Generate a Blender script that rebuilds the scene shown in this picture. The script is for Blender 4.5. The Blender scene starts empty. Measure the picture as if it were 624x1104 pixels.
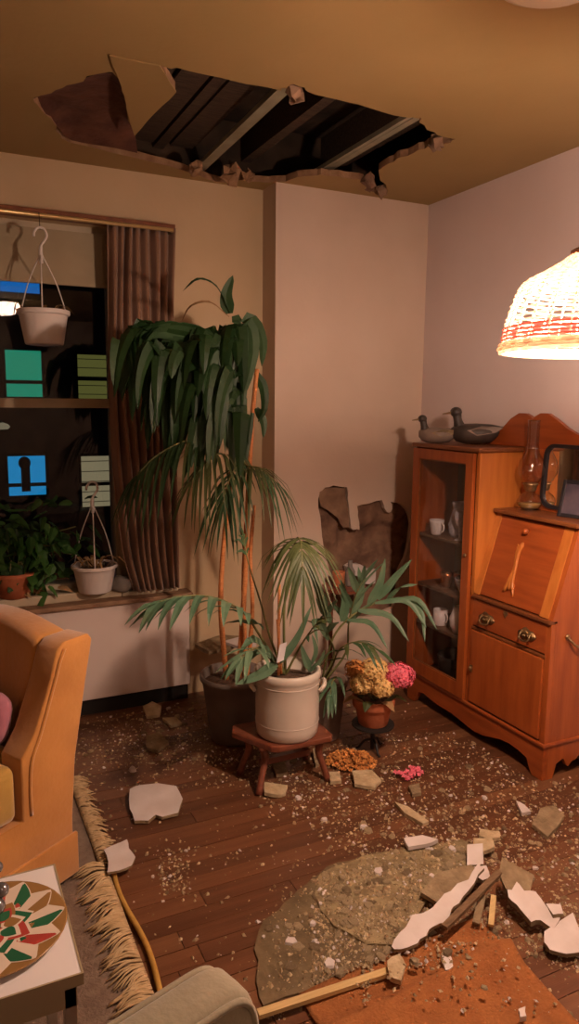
import bpy, math, random
from math import sin, cos, pi, radians
from mathutils import Vector, Matrix, noise
from mathutils.geometry import tessellate_polygon
random.seed(7)
scn = bpy.context.scene
COL = scn.collection
V = Vector

# ------------------------------------------------------------------ camera
YAW, PITCH, ROLL, FPX, HC = radians(25.84), radians(8.504), radians(-0.534), 788.0, 1.55
fw = V((sin(YAW)*cos(PITCH), cos(YAW)*cos(PITCH), -sin(PITCH)))
rt = V((cos(YAW), -sin(YAW), 0)); dn = fw.cross(rt)
RT = cos(ROLL)*rt + sin(ROLL)*dn; DN = -sin(ROLL)*rt + cos(ROLL)*dn
CAM = V((0, 0, HC))
cd = bpy.data.cameras.new('camera'); cam = bpy.data.objects.new('camera', cd); COL.objects.link(cam)
cd.sensor_fit = 'VERTICAL'; cd.sensor_height = 36; cd.lens = FPX*36/1104; cd.clip_start = .02; cd.clip_end = 100
cam.matrix_world = Matrix(((RT.x, -DN.x, -fw.x, 0), (RT.y, -DN.y, -fw.y, 0), (RT.z, -DN.z, -fw.z, HC), (0, 0, 0, 1)))
scn.camera = cam
def ray(u, v): return RT*((u-312)/FPX) + DN*((v-552)/FPX) + fw
def onz(u, v, z=0): d = ray(u, v); return CAM + d*((z-HC)/d.z)
def ony(u, v, y): d = ray(u, v); return CAM + d*(y/d.y)
def onx(u, v, x): d = ray(u, v); return CAM + d*(x/d.x)

# ------------------------------------------------------------------ world, exposure
w = bpy.data.worlds.new('night'); scn.world = w; w.use_nodes = True
w.node_tree.nodes['Background'].inputs[0].default_value = (.05, .07, .12, 1)
w.node_tree.nodes['Background'].inputs[1].default_value = .08
vs = scn.view_settings; vs.view_transform = 'Standard'; vs.look = 'None'; vs.gamma = 1; vs.use_curve_mapping = False
vs.exposure = 0.0
FILL = 34.0            # emission strength of the ceiling bowl above the camera
BULB = 1680.0          # emission strength of the bulb in the wicker lamp
LAMPCOL = (1, .675, .51)

# ------------------------------------------------------------------ materials
def mat(name, c, rough=.6, c2=None, scale=8, stretch=(1, 1, 1), bump=0, bscale=None, metal=0, detail=5, trans=0, ior=1.45,
        spec=.5, emit=None, estr=0, sheen=0, contrast=(.35, .65), subs=0, coat=0):
    m = bpy.data.materials.new(name); m.use_nodes = True; nt = m.node_tree; b = nt.nodes['Principled BSDF']
    b.inputs['Base Color'].default_value = (*c, 1); b.inputs['Roughness'].default_value = rough
    b.inputs['Metallic'].default_value = metal; b.inputs['Transmission Weight'].default_value = trans
    b.inputs['IOR'].default_value = ior; b.inputs['Specular IOR Level'].default_value = spec
    b.inputs['Sheen Weight'].default_value = sheen; b.inputs['Coat Weight'].default_value = coat
    if emit: b.inputs['Emission Color'].default_value = (*emit, 1); b.inputs['Emission Strength'].default_value = estr
    if c2 or bump:
        tc = nt.nodes.new('ShaderNodeTexCoord'); mp = nt.nodes.new('ShaderNodeMapping')
        mp.inputs['Scale'].default_value = stretch
        nt.links.new(tc.outputs['Object'], mp.inputs[0])
    if c2:
        n = nt.nodes.new('ShaderNodeTexNoise'); n.inputs['Scale'].default_value = scale; n.inputs['Detail'].default_value = detail
        r = nt.nodes.new('ShaderNodeValToRGB'); e = r.color_ramp.elements
        e[0].position, e[1].position = contrast; e[0].color = (*c, 1); e[1].color = (*c2, 1)
        nt.links.new(mp.outputs[0], n.inputs[0]); nt.links.new(n.outputs[0], r.inputs[0]); nt.links.new(r.outputs[0], b.inputs['Base Color'])
    if bump:
        n2 = nt.nodes.new('ShaderNodeTexNoise'); n2.inputs['Scale'].default_value = bscale or scale*4; n2.inputs['Detail'].default_value = 6
        bp = nt.nodes.new('ShaderNodeBump'); bp.inputs['Strength'].default_value = bump; bp.inputs['Distance'].default_value = .01
        nt.links.new(mp.outputs[0], n2.inputs[0]); nt.links.new(n2.outputs[0], bp.inputs['Height']); nt.links.new(bp.outputs[0], b.inputs['Normal'])
    return m
def leafmat(name, c, c2, rough=.5, tr=.25):
    m = mat(name, c, rough, c2, 6); nt = m.node_tree; b = nt.nodes['Principled BSDF']; o = nt.nodes['Material Output']
    t = nt.nodes.new('ShaderNodeBsdfTranslucent'); t.inputs[0].default_value = (*[min(1, x*1.3) for x in c2], 1)
    mx = nt.nodes.new('ShaderNodeMixShader'); mx.inputs[0].default_value = tr
    nt.links.new(b.outputs[0], mx.inputs[1]); nt.links.new(t.outputs[0], mx.inputs[2]); nt.links.new(mx.outputs[0], o.inputs[0]); return m
def panemat(name, tint=(1, 1, 1), refl=1.0, rough=0):
    m = bpy.data.materials.new(name); m.use_nodes = True; nt = m.node_tree; nt.nodes.remove(nt.nodes['Principled BSDF'])
    t = nt.nodes.new('ShaderNodeBsdfTransparent'); t.inputs[0].default_value = (*tint, 1)
    g = nt.nodes.new('ShaderNodeBsdfGlossy'); g.inputs['Roughness'].default_value = rough
    lw = nt.nodes.new('ShaderNodeLayerWeight'); lw.inputs[0].default_value = .5
    pw_ = nt.nodes.new('ShaderNodeMath'); pw_.operation = 'POWER'; pw_.inputs[1].default_value = 5
    f = nt.nodes.new('ShaderNodeMath'); f.operation = 'MULTIPLY_ADD'; f.inputs[1].default_value = .96; f.inputs[2].default_value = .04
    nt.links.new(lw.outputs['Facing'], pw_.inputs[0]); nt.links.new(pw_.outputs[0], f.inputs[0])
    ml = nt.nodes.new('ShaderNodeMath'); ml.operation = 'MULTIPLY'; ml.inputs[1].default_value = refl; ml.use_clamp = True
    mx = nt.nodes.new('ShaderNodeMixShader')
    nt.links.new(f.outputs[0], ml.inputs[0]); nt.links.new(ml.outputs[0], mx.inputs[0]); nt.links.new(t.outputs[0], mx.inputs[1]); nt.links.new(g.outputs[0], mx.inputs[2])
    nt.links.new(mx.outputs[0], nt.nodes['Material Output'].inputs[0]); return m
def transl(name, c, c2, tr):
    m = bpy.data.materials.new(name); m.use_nodes = True; nt = m.node_tree; b = nt.nodes['Principled BSDF']
    b.inputs['Base Color'].default_value = (*c, 1); b.inputs['Roughness'].default_value = .6
    t = nt.nodes.new('ShaderNodeBsdfTranslucent'); t.inputs[0].default_value = (*c2, 1)
    mx = nt.nodes.new('ShaderNodeMixShader'); mx.inputs[0].default_value = tr
    nt.links.new(b.outputs[0], mx.inputs[1]); nt.links.new(t.outputs[0], mx.inputs[2]); nt.links.new(mx.outputs[0], nt.nodes['Material Output'].inputs[0]); return m

M = {}
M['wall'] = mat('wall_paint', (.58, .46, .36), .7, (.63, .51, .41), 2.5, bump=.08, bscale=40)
M['wallb'] = mat('wall_paint_dimmed', (.50, .375, .22), .7, (.55, .42, .26), 2.5, bump=.08, bscale=40)  # wall paint with the lamp's falloff put into a darker olive colour
M['wallr'] = mat('wall_paint_lamplit', (.66, .56, .54), .7, (.70, .60, .58), 2.5, bump=.08, bscale=40)  # same paint, the nearby lamp's pale lilac glow put into the colour
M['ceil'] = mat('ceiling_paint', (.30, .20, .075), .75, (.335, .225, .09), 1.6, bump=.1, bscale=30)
M['ceilback'] = mat('ceiling_plaster_raw', (.22, .12, .06), .9, (.36, .22, .12), 14, bump=.5)
M['panel'] = mat('radiator_paint', (.62, .52, .46), .5, (.66, .56, .50), 3)
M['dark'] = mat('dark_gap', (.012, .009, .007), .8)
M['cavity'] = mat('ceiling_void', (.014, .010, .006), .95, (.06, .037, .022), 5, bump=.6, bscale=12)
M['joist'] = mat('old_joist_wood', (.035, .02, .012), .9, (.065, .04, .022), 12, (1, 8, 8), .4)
M['channel'] = mat('galvanised_channel', (.33, .32, .23), .5, (.24, .23, .16), 9, metal=.3)
M['redrot'] = mat('rotted_backing', (.07, .025, .015), .9, (.13, .05, .028), 9, bump=.8, bscale=20)
M['scratch'] = mat('brown_scratch_coat', (.13, .07, .045), .95, (.27, .16, .10), 11, bump=1, bscale=25)
M['scratch2'] = mat('brown_torn_layer', (.20, .12, .075), .95, (.30, .19, .12), 14, bump=.7, bscale=30)
M['plaster'] = mat('white_plaster', (.64, .58, .55), .7, (.55, .48, .44), 9, bump=.2)
M['plasterb'] = mat('beige_plaster', (.40, .30, .165), .9, (.52, .41, .25), 30, bump=.8, bscale=60)
M['plasterg'] = mat('grey_brown_plaster', (.20, .14, .075), .9, (.31, .23, .13), 25, bump=.8, bscale=60)
M['wet'] = mat('wet_plaster', (.17, .12, .06), .42, (.32, .25, .13), 16, bump=.9, bscale=30)
M['wet2'] = mat('wet_felt', (.11, .075, .038), .4, (.175, .125, .065), 12, bump=.5, bscale=40)
M['floorbase'] = mat('subfloor', (.03, .016, .01), .7)
PL = [mat('floor_plank_%d' % i, c, .33, c2, 5, (.5, 9, 9), .12, 40, contrast=(.3, .7)) for i, (c, c2) in enumerate([
    ((.125, .048, .021), (.175, .073, .033)), ((.10, .038, .017), (.15, .06, .027)), ((.14, .057, .025), (.195, .086, .039)), ((.085, .033, .015), (.13, .053, .025))])]
M['oak'] = mat('red_oak', (.27, .058, .012), .34, (.40, .098, .02), 5, (6, 6, .6), .08, 30, coat=.25, contrast=(.3, .7))
M['oakh'] = mat('red_oak_horizontal', (.25, .05, .011), .34, (.37, .085, .018), 5, (6, .6, 6), .08, 30, coat=.25, contrast=(.3, .7))
M['oakl'] = mat('light_oak', (.42, .13, .024), .34, (.52, .18, .036), 5, (6, 6, .6), .08, 30, coat=.25)
M['oakd'] = mat('dark_oak', (.15, .045, .014), .4, (.22, .07, .02), 5, (6, .6, 6), .1, 30)
M['inner'] = mat('case_inside', (.10, .06, .035), .6, (.15, .085, .05), 6, (6, 6, .6))
M['brass'] = mat('aged_brass', (.26, .17, .09), .35, (.4, .28, .14), 30, metal=.9)
M['brassb'] = mat('polished_brass', (.75, .55, .25), .3, metal=.6)
M['steel'] = mat('steel', (.55, .52, .46), .3, metal=.9)
M['mirror'] = mat('mirror_silver', (.85, .85, .85), .03, metal=1)
M['pane'] = panemat('window_pane', (.9, .92, .92), 1.0)
M['case_pane'] = panemat('case_pane', (.93, .92, .92), .9, .02)
M['glass'] = panemat('clear_glass', (.92, .92, .92), 2.6, .05)
M['velvet'] = mat('gold_velvet', (.42, .17, .026), .75, (.52, .225, .04), 5, sheen=.6, bump=.15, bscale=60)
M['velvet2'] = mat('olive_gold_velvet', (.36, .20, .028), .75, (.44, .26, .04), 6, sheen=.5, bump=.15, bscale=60)
M['mauve'] = mat('mauve_fabric', (.32, .10, .14), .85, (.42, .16, .2), 8, sheen=.4)
M['grey'] = mat('beige_grey_upholstery', (.25, .21, .13), .85, (.31, .265, .17), 8, sheen=.3, bump=.2, bscale=90)
M['tabletop'] = mat('white_laminate', (.74, .70, .68), .35)
M['tableedge'] = mat('table_edge_metal', (.34, .27, .16), .45)
M['rug'] = mat('grey_brown_rug', (.15, .10, .07), .95, (.21, .15, .105), 25, bump=.6, bscale=120)
M['fringe'] = mat('cream_fringe', (.42, .29, .14), .9, (.55, .40, .22), 30)
M['rugedge'] = mat('mustard_rug_edge', (.40, .22, .04), .9, (.48, .28, .06), 30)
M['rust'] = mat('rust_rug', (.25, .085, .022), .95, (.33, .12, .032), 12, bump=.6, bscale=110)
M['lath'] = mat('pale_lath_wood', (.52, .36, .15), .7, (.62, .45, .2), 12, (.6, 9, 9), .2)
M['lathd'] = mat('dark_lath_wood', (.13, .075, .035), .8, (.2, .12, .06), 12, (2, 9, 9), .3)
M['curtain'] = mat('brown_curtain', (.215, .115, .066), .85, (.265, .145, .085), 6, (1, 1, .3), sheen=.3)
M['shade'] = mat('cream_blind', (.33, .27, .17), .85, (.38, .31, .2), 6)
M['frame'] = mat('window_frame_paint', (.44, .36, .24), .55, (.5, .42, .29), 8)
M['sillbrown'] = mat('sill_brown', (.20, .11, .06), .7, (.30, .18, .10), 14, bump=.4)
M['brick'] = mat('night_brick', (.06, .032, .02), .9, (.10, .055, .036), 3)
M['potw'] = mat('white_plastic', (.74, .67, .62), .4)
M['soil'] = mat('soil', (.05, .028, .015), .95, (.13, .07, .04), 40, bump=1, bscale=60)
M['crock'] = mat('stoneware', (.52, .455, .375), .33, (.58, .51, .43), 5, coat=.3)
M['bucket'] = mat('dark_grey_plastic', (.15, .12, .10), .5, (.20, .165, .14), 9)
M['clay'] = mat('terracotta', (.42, .12, .05), .7, (.50, .16, .07), 10)
M['bench'] = mat('red_brown_bench_wood', (.14, .04, .02), .35, (.20, .06, .03), 6, (.6, 8, 8), .1, coat=.2)
M['iron'] = mat('black_iron', (.02, .017, .015), .5)
M['cane'] = mat('orange_cane', (.50, .17, .05), .6, (.60, .25, .085), 12, (3, 3, 14), .3)
M['leafd'] = leafmat('dracaena_leaf', (.012, .038, .010), (.026, .07, .018))
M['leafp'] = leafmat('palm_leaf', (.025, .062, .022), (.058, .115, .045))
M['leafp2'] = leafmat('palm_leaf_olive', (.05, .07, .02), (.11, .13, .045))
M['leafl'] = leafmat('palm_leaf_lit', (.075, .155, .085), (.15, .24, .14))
M['leafi'] = leafmat('pothos_leaf', (.03, .10, .016), (.07, .17, .04))
M['stem'] = mat('palm_stem', (.12, .13, .04), .5, (.18, .17, .06), 12)
M['dry'] = mat('dry_leaf', (.26, .15, .06), .9, (.36, .22, .1), 20)
M['pink'] = mat('pink_petal', (.72, .10, .16), .7, (.80, .20, .26), 60)
M['cream'] = mat('cream_petal', (.58, .36, .11), .8, (.70, .48, .2), 60)
M['orange'] = mat('dried_orange_petal', (.45, .16, .035), .85, (.58, .26, .07), 60)
M['duckd'] = mat('decoy_dark', (.035, .028, .025), .45, (.07, .055, .045), 10)
M['duckg'] = mat('decoy_grey', (.20, .15, .12), .5, (.28, .21, .17), 10)
M['duckb'] = mat('decoy_bill', (.22, .13, .05), .5)
M['black'] = mat('black_frame', (.02, .017, .02), .4)
M['photo'] = mat('dim_photo', (.06, .05, .07), .3, (.13, .10, .12), 12)
M['china'] = mat('white_china', (.74, .70, .70), .25)
M['copper'] = mat('copper', (.55, .25, .12), .25, metal=.9)
M['crystal'] = mat('crystal', (.62, .60, .70), .12, (.9, .88, .95), 40, trans=.45, bump=.6, bscale=60)
M['oil'] = mat('lamp_oil', (.55, .34, .12), .2, trans=.5)
M['wicker'] = transl('wicker', (.86, .74, .62), (.95, .84, .72), .6)
M['wickerr'] = transl('wicker_red', (.72, .20, .16), (.80, .22, .17), .45)
M['bulb'] = mat('lit_bulb', (1, 1, 1), .5, emit=LAMPCOL, estr=BULB)
M['frost'] = mat('frosted_glass', (.74, .66, .5), .25)
M['grass_stone'] = mat('grey_stone', (.16, .14, .12), .8, (.22, .19, .16), 12)
def emitm(n, c, s): return mat(n, (.02, .02, .02), .5, emit=c, estr=s)

# ------------------------------------------------------------------ mesh helpers
FR = {}
class MB:
    def __init__(s): s.v = []; s.f = []; s.mi = []
    def add(s, vs, fs, mi=0):
        o = len(s.v); s.v += [V(p) for p in vs]; s.f += [tuple(i+o for i in f) for f in fs]; s.mi += [mi]*len(fs); return s
    def box(s, a, b, mi=0, mtx=None):
        (x0, y0, z0), (x1, y1, z1) = a, b
        vs = [V(p) for p in ((x0, y0, z0), (x1, y0, z0), (x1, y1, z0), (x0, y1, z0), (x0, y0, z1), (x1, y0, z1), (x1, y1, z1), (x0, y1, z1))]
        if mtx: vs = [mtx @ p for p in vs]
        return s.add(vs, [(0, 3, 2, 1), (4, 5, 6, 7), (0, 1, 5, 4), (1, 2, 6, 5), (2, 3, 7, 6), (3, 0, 4, 7)], mi)
    def bar(s, p, q, wd, th, up=V((0, 0, 1)), mi=0):
        p, q = V(p), V(q); t = (q-p); L = t.length; t.normalize(); a = t.cross(V(up))
        if a.length < 1e-4: a = t.cross(V((1, 0, 0)))
        a.normalize(); b = a.cross(t)
        m = Matrix((( t.x, a.x, b.x, p.x), (t.y, a.y, b.y, p.y), (t.z, a.z, b.z, p.z), (0, 0, 0, 1)))
        return s.box((0, -wd/2, -th/2), (L, wd/2, th/2), mi, m)
    def tube(s, pts, r, n=8, closed=False, mi=0):
        pts = [V(p) for p in pts]; k = len(pts); rs = r if isinstance(r, (list, tuple)) else [r]*k
        vs = []; prev = None
        for i, p in enumerate(pts):
            a = pts[(i-1) % k] if (i or closed) else p; b = pts[(i+1) % k] if (i < k-1 or closed) else p
            t = (b-a).normalized()
            if prev is None: prev = t.orthogonal().normalized()
            u = (prev - t*prev.dot(t))
            u = u.normalized() if u.length > 1e-6 else t.orthogonal().normalized()
            prev = u; q = t.cross(u)
            vs += [p + (u*cos(2*pi*j/n) + q*sin(2*pi*j/n))*rs[i] for j in range(n)]
        fs = []
        for i in range(k if closed else k-1):
            i2 = (i+1) % k
            fs += [(i*n+j, i*n+(j+1) % n, i2*n+(j+1) % n, i2*n+j) for j in range(n)]
        if not closed: fs += [tuple(range(n-1, -1, -1)), tuple(range((k-1)*n, k*n))]
        return s.add(vs, fs, mi)
    def lathe(s, prof, c=(0, 0, 0), n=24, mi=0, sx=1, sy=1, caps=True, wob=None):
        vs = []; c = V(c)
        for (r, z) in prof: vs += [c + V((r*sx*cos(2*pi*j/n), r*sy*sin(2*pi*j/n), z)) for j in range(n)]
        fs = []
        for i in range(len(prof)-1): fs += [(i*n+j, i*n+(j+1) % n, (i+1)*n+(j+1) % n, (i+1)*n+j) for j in range(n)]
        if caps: fs += [tuple(range(n-1, -1, -1)), tuple(range((len(prof)-1)*n, len(prof)*n))]
        return s.add(vs, fs, mi)
    def ball(s, c, r, n=10, k=7, mi=0):
        r = V(r) if hasattr(r, '__len__') else V((r, r, r))
        return s.add(*ball(c, r, n, k), mi)
    def poly(s, loops, f0, f1, mi=0, side_mi=None):
        """prism over 2-D loops (first outer, others holes); f0/f1 map a 2-D point to the two 3-D faces"""
        tri = tessellate_polygon([[V((p[0], p[1], 0)) for p in L] for L in loops]); pts = [p for L in loops for p in L]; n = len(pts)
        s.add([f0(p) for p in pts]+[f1(p) for p in pts], [tuple(t) for t in tri]+[tuple(i+n for i in reversed(t)) for t in tri], mi)
        o = len(s.v)-2*n; base = 0
        for L in loops:
            k = len(L)
            for i in range(k):
                a, b = o+base+i, o+base+(i+1) % k
                s.f.append((a, b, b+n, a+n)); s.mi.append(mi if side_mi is None else side_mi)
            base += k
        return s
    def build(s, name, mats, parent=None, smooth=False, bevel=0, seg=2, kind=None, label=None, cat=None, group=None, sub=0, origin=None, fix=True):
        me = bpy.data.meshes.new(name)
        vs = s.v; loc = None
        if parent is not None:
            l0, rz = FR[parent.name]; R = Matrix.Rotation(-rz, 3, 'Z'); vs = [R @ (p-l0) for p in vs]
        else:
            mn = [min(p[i] for p in vs) for i in range(3)]; mx = [max(p[i] for p in vs) for i in range(3)]
            loc = V(origin) if origin is not None else V(((mn[0]+mx[0])/2, (mn[1]+mx[1])/2, mn[2])); vs = [p-loc for p in vs]
        me.from_pydata([tuple(p) for p in vs], [], s.f)
        for m in (mats if isinstance(mats, (list, tuple)) else [mats]): me.materials.append(M[m] if isinstance(m, str) else m)
        for p, i in zip(me.polygons, s.mi): p.material_index = i; p.use_smooth = smooth
        me.update()
        if fix:
            import bmesh
            bm = bmesh.new(); bm.from_mesh(me); bmesh.ops.recalc_face_normals(bm, faces=bm.faces); bm.to_mesh(me); bm.free()
        o = bpy.data.objects.new(name, me); COL.objects.link(o)
        if parent is not None: o.parent = parent; FR[o.name] = FR[parent.name]
        else: o.location = loc; FR[o.name] = (loc, 0)
        if bevel:
            b = o.modifiers.new('bevel', 'BEVEL'); b.width = bevel; b.segments = seg; b.limit_method = 'ANGLE'; b.angle_limit = radians(40)
        if sub:
            b = o.modifiers.new('subd', 'SUBSURF'); b.levels = sub; b.render_levels = sub
        tag(o, label, cat, group, kind); return o
def ball(c, r, n=10, k=7):
    c = V(c); vs = [c+V((0, 0, -r.z))]
    for i in range(1, k):
        a = -pi/2+pi*i/k
        vs += [c+V((r.x*cos(a)*cos(2*pi*j/n), r.y*cos(a)*sin(2*pi*j/n), r.z*sin(a))) for j in range(n)]
    vs.append(c+V((0, 0, r.z))); fs = [(0, 1+(j+1) % n, 1+j) for j in range(n)]
    for i in range(k-2): fs += [(1+i*n+j, 1+i*n+(j+1) % n, 1+(i+1)*n+(j+1) % n, 1+(i+1)*n+j) for j in range(n)]
    t = len(vs)-1; o = 1+(k-2)*n; fs += [(o+j, o+(j+1) % n, t) for j in range(n)]
    return vs, fs
def tag(o, label=None, cat=None, group=None, kind=None):
    if label: o['label'] = label
    if cat: o['category'] = cat
    if group: o['group'] = group
    if kind: o['kind'] = kind
def thing(name, label, cat, loc=(0, 0, 0), rz=0, group=None):
    o = bpy.data.objects.new(name, None); COL.objects.link(o); o.location = loc; o.rotation_euler = (0, 0, rz); o.empty_display_size = .1
    tag(o, label, cat, group); FR[o.name] = (V(loc), rz); return o
def loc2w(t, p):
    l, rz = FR[t.name]; return l + Matrix.Rotation(rz, 3, 'Z') @ V(p)
def struct(mb, name, m, parent=None, **k):
    return mb.build(name, m, parent, kind='structure' if parent is None else None, **k)
def spline(pts, n):
    """Catmull-Rom through pts"""
    pts = [V(p) for p in pts]; P = [2*pts[0]-pts[1]]+pts+[2*pts[-1]-pts[-2]]; out = []
    for i in range(n):
        t = i/(n-1)*(len(pts)-1); k = min(int(t), len(pts)-2); t -= k; a, b, c, d = P[k:k+4]
        out.append(.5*((2*b)+(c-a)*t+(2*a-5*b+4*c-d)*t*t+(3*b-a-3*c+d)*t**3))
    return out
def leaf(path, wd, side, shape=lambda s: sin(pi*(.06+.94*s)**.75)**.8, fold=.25, up=None):
    """blade along path; side = sideways vector"""
    mb = MB(); vs = []; n = len(path); side = V(side).normalized()
    for i, p in enumerate(path):
        s = i/(n-1); t = (path[min(i+1, n-1)]-path[max(i-1, 0)]).normalized(); sd = (side - t*side.dot(t)).normalized(); nm = sd.cross(t)
        h = wd/2*max(.03, shape(s)); vs += [p-sd*h+nm*h*fold, p, p+sd*h+nm*h*fold]
    fs = []
    for i in range(n-1): fs += [(3*i, 3*i+1, 3*i+4, 3*i+3), (3*i+1, 3*i+2, 3*i+5, 3*i+4)]
    return mb.add(vs, fs)
def jag(pts, amp, n=3, seed=0, closed=True):
    """subdivide a 2-D outline and roughen it"""
    rnd = random.Random(seed); out = []; k = len(pts)
    for i in range(k if closed else k-1):
        a, b = V(pts[i]), V(pts[(i+1) % k])
        for j in range(n):
            p = a.lerp(b, j/n)
            if j: p = p + V((rnd.uniform(-amp, amp), rnd.uniform(-amp, amp)))
            out.append(p)
    return out

# ================================================================== THE ROOM
ZC, YW, YP, XR, XP = 2.62, 3.60, 3.44, 2.49, 1.576      # ceiling, window wall, pier front, right wall, pier edge
XL, YF = -1.9, -3.0
# floor: subfloor and strip boards
fl = struct(MB().box((XL-.1, YF-.1, -.14), (XR+.2, YW+.3, -.022)), 'floor', 'floorbase')
rnd = random.Random(3); pw = .074; npk = 0; rest = MB()
y = YW
meshes = {}
while y > YF:
    x = XR - rnd.uniform(.2, 1.1); xe = XR
    while xe > XL+.01:
        x = max(XL, x)
        vis = y > .95 and xe > .0
        z = rnd.uniform(-.0015, 0)
        a, b = (x+.0012, y-pw+.0012, -.02), (xe-.0012, y-.0012, z)
        if vis and npk < 290:
            MB().box(a, b).build('plank', PL[rnd.randrange(4)], fl, fix=False); npk += 1
        else: rest.box(a, b, rnd.randrange(4))
        xe = x; x -= rnd.choice((.75, .95, 1.2, 1.4))
    y -= pw
rest.build('far_planks', PL, fl, kind='stuff')

# right wall, left wall, wall behind the camera
struct(MB().box((XR, YF, -.02), (XR+.15, YW+.25, ZC+.4)), 'wall_right', 'wallr')
struct(MB().box((XL-.15, YF, -.02), (XL, YW+.25, ZC+.4)), 'wall_left', 'wall')
struct(MB().box((XL-.15, YF-.15, -.02), (XR+.15, YF, ZC+.4)), 'wall_front', 'wall')
# window wall with opening
WX0, WX1, WZ0, WZ1 = -.62, .86, .60, 2.36
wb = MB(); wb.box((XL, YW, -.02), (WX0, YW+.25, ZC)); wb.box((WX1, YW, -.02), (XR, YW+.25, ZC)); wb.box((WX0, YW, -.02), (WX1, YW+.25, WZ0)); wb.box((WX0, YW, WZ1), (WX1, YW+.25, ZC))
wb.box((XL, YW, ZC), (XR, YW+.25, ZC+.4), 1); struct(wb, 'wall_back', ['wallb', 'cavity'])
# pier with the hole in its plaster
hz = lambda u, v: ony(330+u/4.457, 500+v/4.457, YP)
holepx = [(65, 135), (92, 114), (130, 104), (196, 113), (200, 170), (206, 225), (216, 310), (238, 316), (256, 318), (248, 250), (245, 203), (300, 192), (364, 175), (376, 214), (386, 230), (402, 234), (413, 216), (404, 182), (440, 186), (486, 222), (505, 290),
          (496, 370), (478, 450), (446, 520), (440, 600), (420, 690), (330, 730), (250, 740), (150, 690), (125, 560), (108, 500), (84, 400), (72, 300), (58, 210)]
hole = [(p.x, p.z) for p in (hz(*q) for q in holepx)]
hole = [tuple(p) for p in jag(hole, .006, 2, 4)]
MBp = MB().poly([[(XP, 0), (XR, 0), (XR, ZC), (XP, ZC)], hole], lambda p: V((p[0], YP, p[1])), lambda p: V((p[0], YP+.028, p[1])), 0)
MBp.box((XP, YP+.028, 0), (XP+.02, YW, ZC))
pier = struct(MBp, 'wall_back_pier', 'wall')
sc = MB(); nx, nz = 44, 52; x0, x1, z0, z1 = 1.80, XR-.002, .02, 1.14
def scy(x, z):
    n = noise.fractal(V((x*9, z*9, 3)), 1, 2, 4)
    band = .024 if .74 < z + .03*sin(x*30) < .88 and x > 2.0 else 0
    return YP+.052 + .014*n + band - (.016 if z > .88 and x > 2.04 else 0)
vs = [V((x0+(x1-x0)*i/nx, 0, z0+(z1-z0)*j/nz)) for j in range(nz+1) for i in range(nx+1)]
for p in vs: p.y = min(scy(p.x, p.z), YW-.04)
sc.add(vs, [(j*(nx+1)+i, j*(nx+1)+i+1, (j+1)*(nx+1)+i+1, (j+1)*(nx+1)+i) for j in range(nz) for i in range(nx)])
sc.build('scratch_coat', 'scratch', pier, smooth=True, label='brown rough undercoat inside the wall hole')
MB().box((XP+.03, YW-.035, 0), (XR, YW-.005, 1.3)).build('pier_backing', 'scratch', pier)
# torn layer hanging in the upper left of the hole
tl = [hz(*q) for q in [(66, 136), (100, 116), (194, 120), (202, 200), (212, 305), (185, 310), (160, 265), (110, 225), (75, 205)]]
MB().poly([[tuple(q) for q in jag([(p.x, p.z) for p in tl], .005, 2, 9)]], lambda p: V((p[0], YP+.012+.05*(.02), p[1])), lambda p: V((p[0], YP+.024, p[1]))).build('torn_layer', 'scratch2', pier)
pc = [hz(*q) for q in [(190, 492), (215, 478), (250, 480), (280, 500), (330, 505), (326, 572), (280, 575), (255, 545), (225, 535), (200, 545)]]
MB().poly([[tuple(q) for q in jag([(p.x, p.z) for p in pc], .004, 2, 2)]], lambda p: V((p[0], YP-.012, p[1])), lambda p: V((p[0], YP+.026, p[1]))).build('plaster_remnant', 'plaster', pier, label='white plaster remnant at the foot of the hole')

# ceiling with the torn hole
cpx = [(36, 106), (60, 97), (82, 90), (104, 80), (121, 78), (131, 92), (136, 114), (143, 138), (150, 134), (166, 118), (189, 98), (180, 84), (170, 70), (205, 77), (250, 87), (303, 98), (312, 92), (322, 93), (332, 99), (362, 107), (400, 117), (440, 127), (454, 127), (460, 140), (472, 146),
       (491, 150), (480, 155), (462, 157), (446, 165), (428, 171), (413, 180), (409, 190), (417, 203), (409, 210), (398, 206), (392, 195), (372, 192), (346, 188), (328, 190), (308, 196), (290, 197), (262, 194), (244, 197), (228, 196), (214, 189), (188, 181), (150, 171), (108, 161), (74, 153), (66, 146), (58, 132), (44, 118)]
chole = []
for q in cpx:
    p = onz(*q, ZC); lim = YW-.03 if p.x < XP else YP-.02
    chole.append((p.x, min(p.y, lim)))
chole = [(min(q.x, XR-.05), min(q.y, (YW-.02) if q.x < XP-.01 else YP-.015)) for q in jag(chole, .012, 3, 11)]
outer = [(XL, YF), (XR, YF), (XR, YP), (XP, YP), (XP, YW), (XL, YW)]
cl = struct(MB().poly([outer, chole], lambda p: V((p[0], p[1], ZC)), lambda p: V((p[0], p[1], ZC+.03)), 0, 1), 'ceiling', ['ceil', 'ceilback'])
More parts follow.
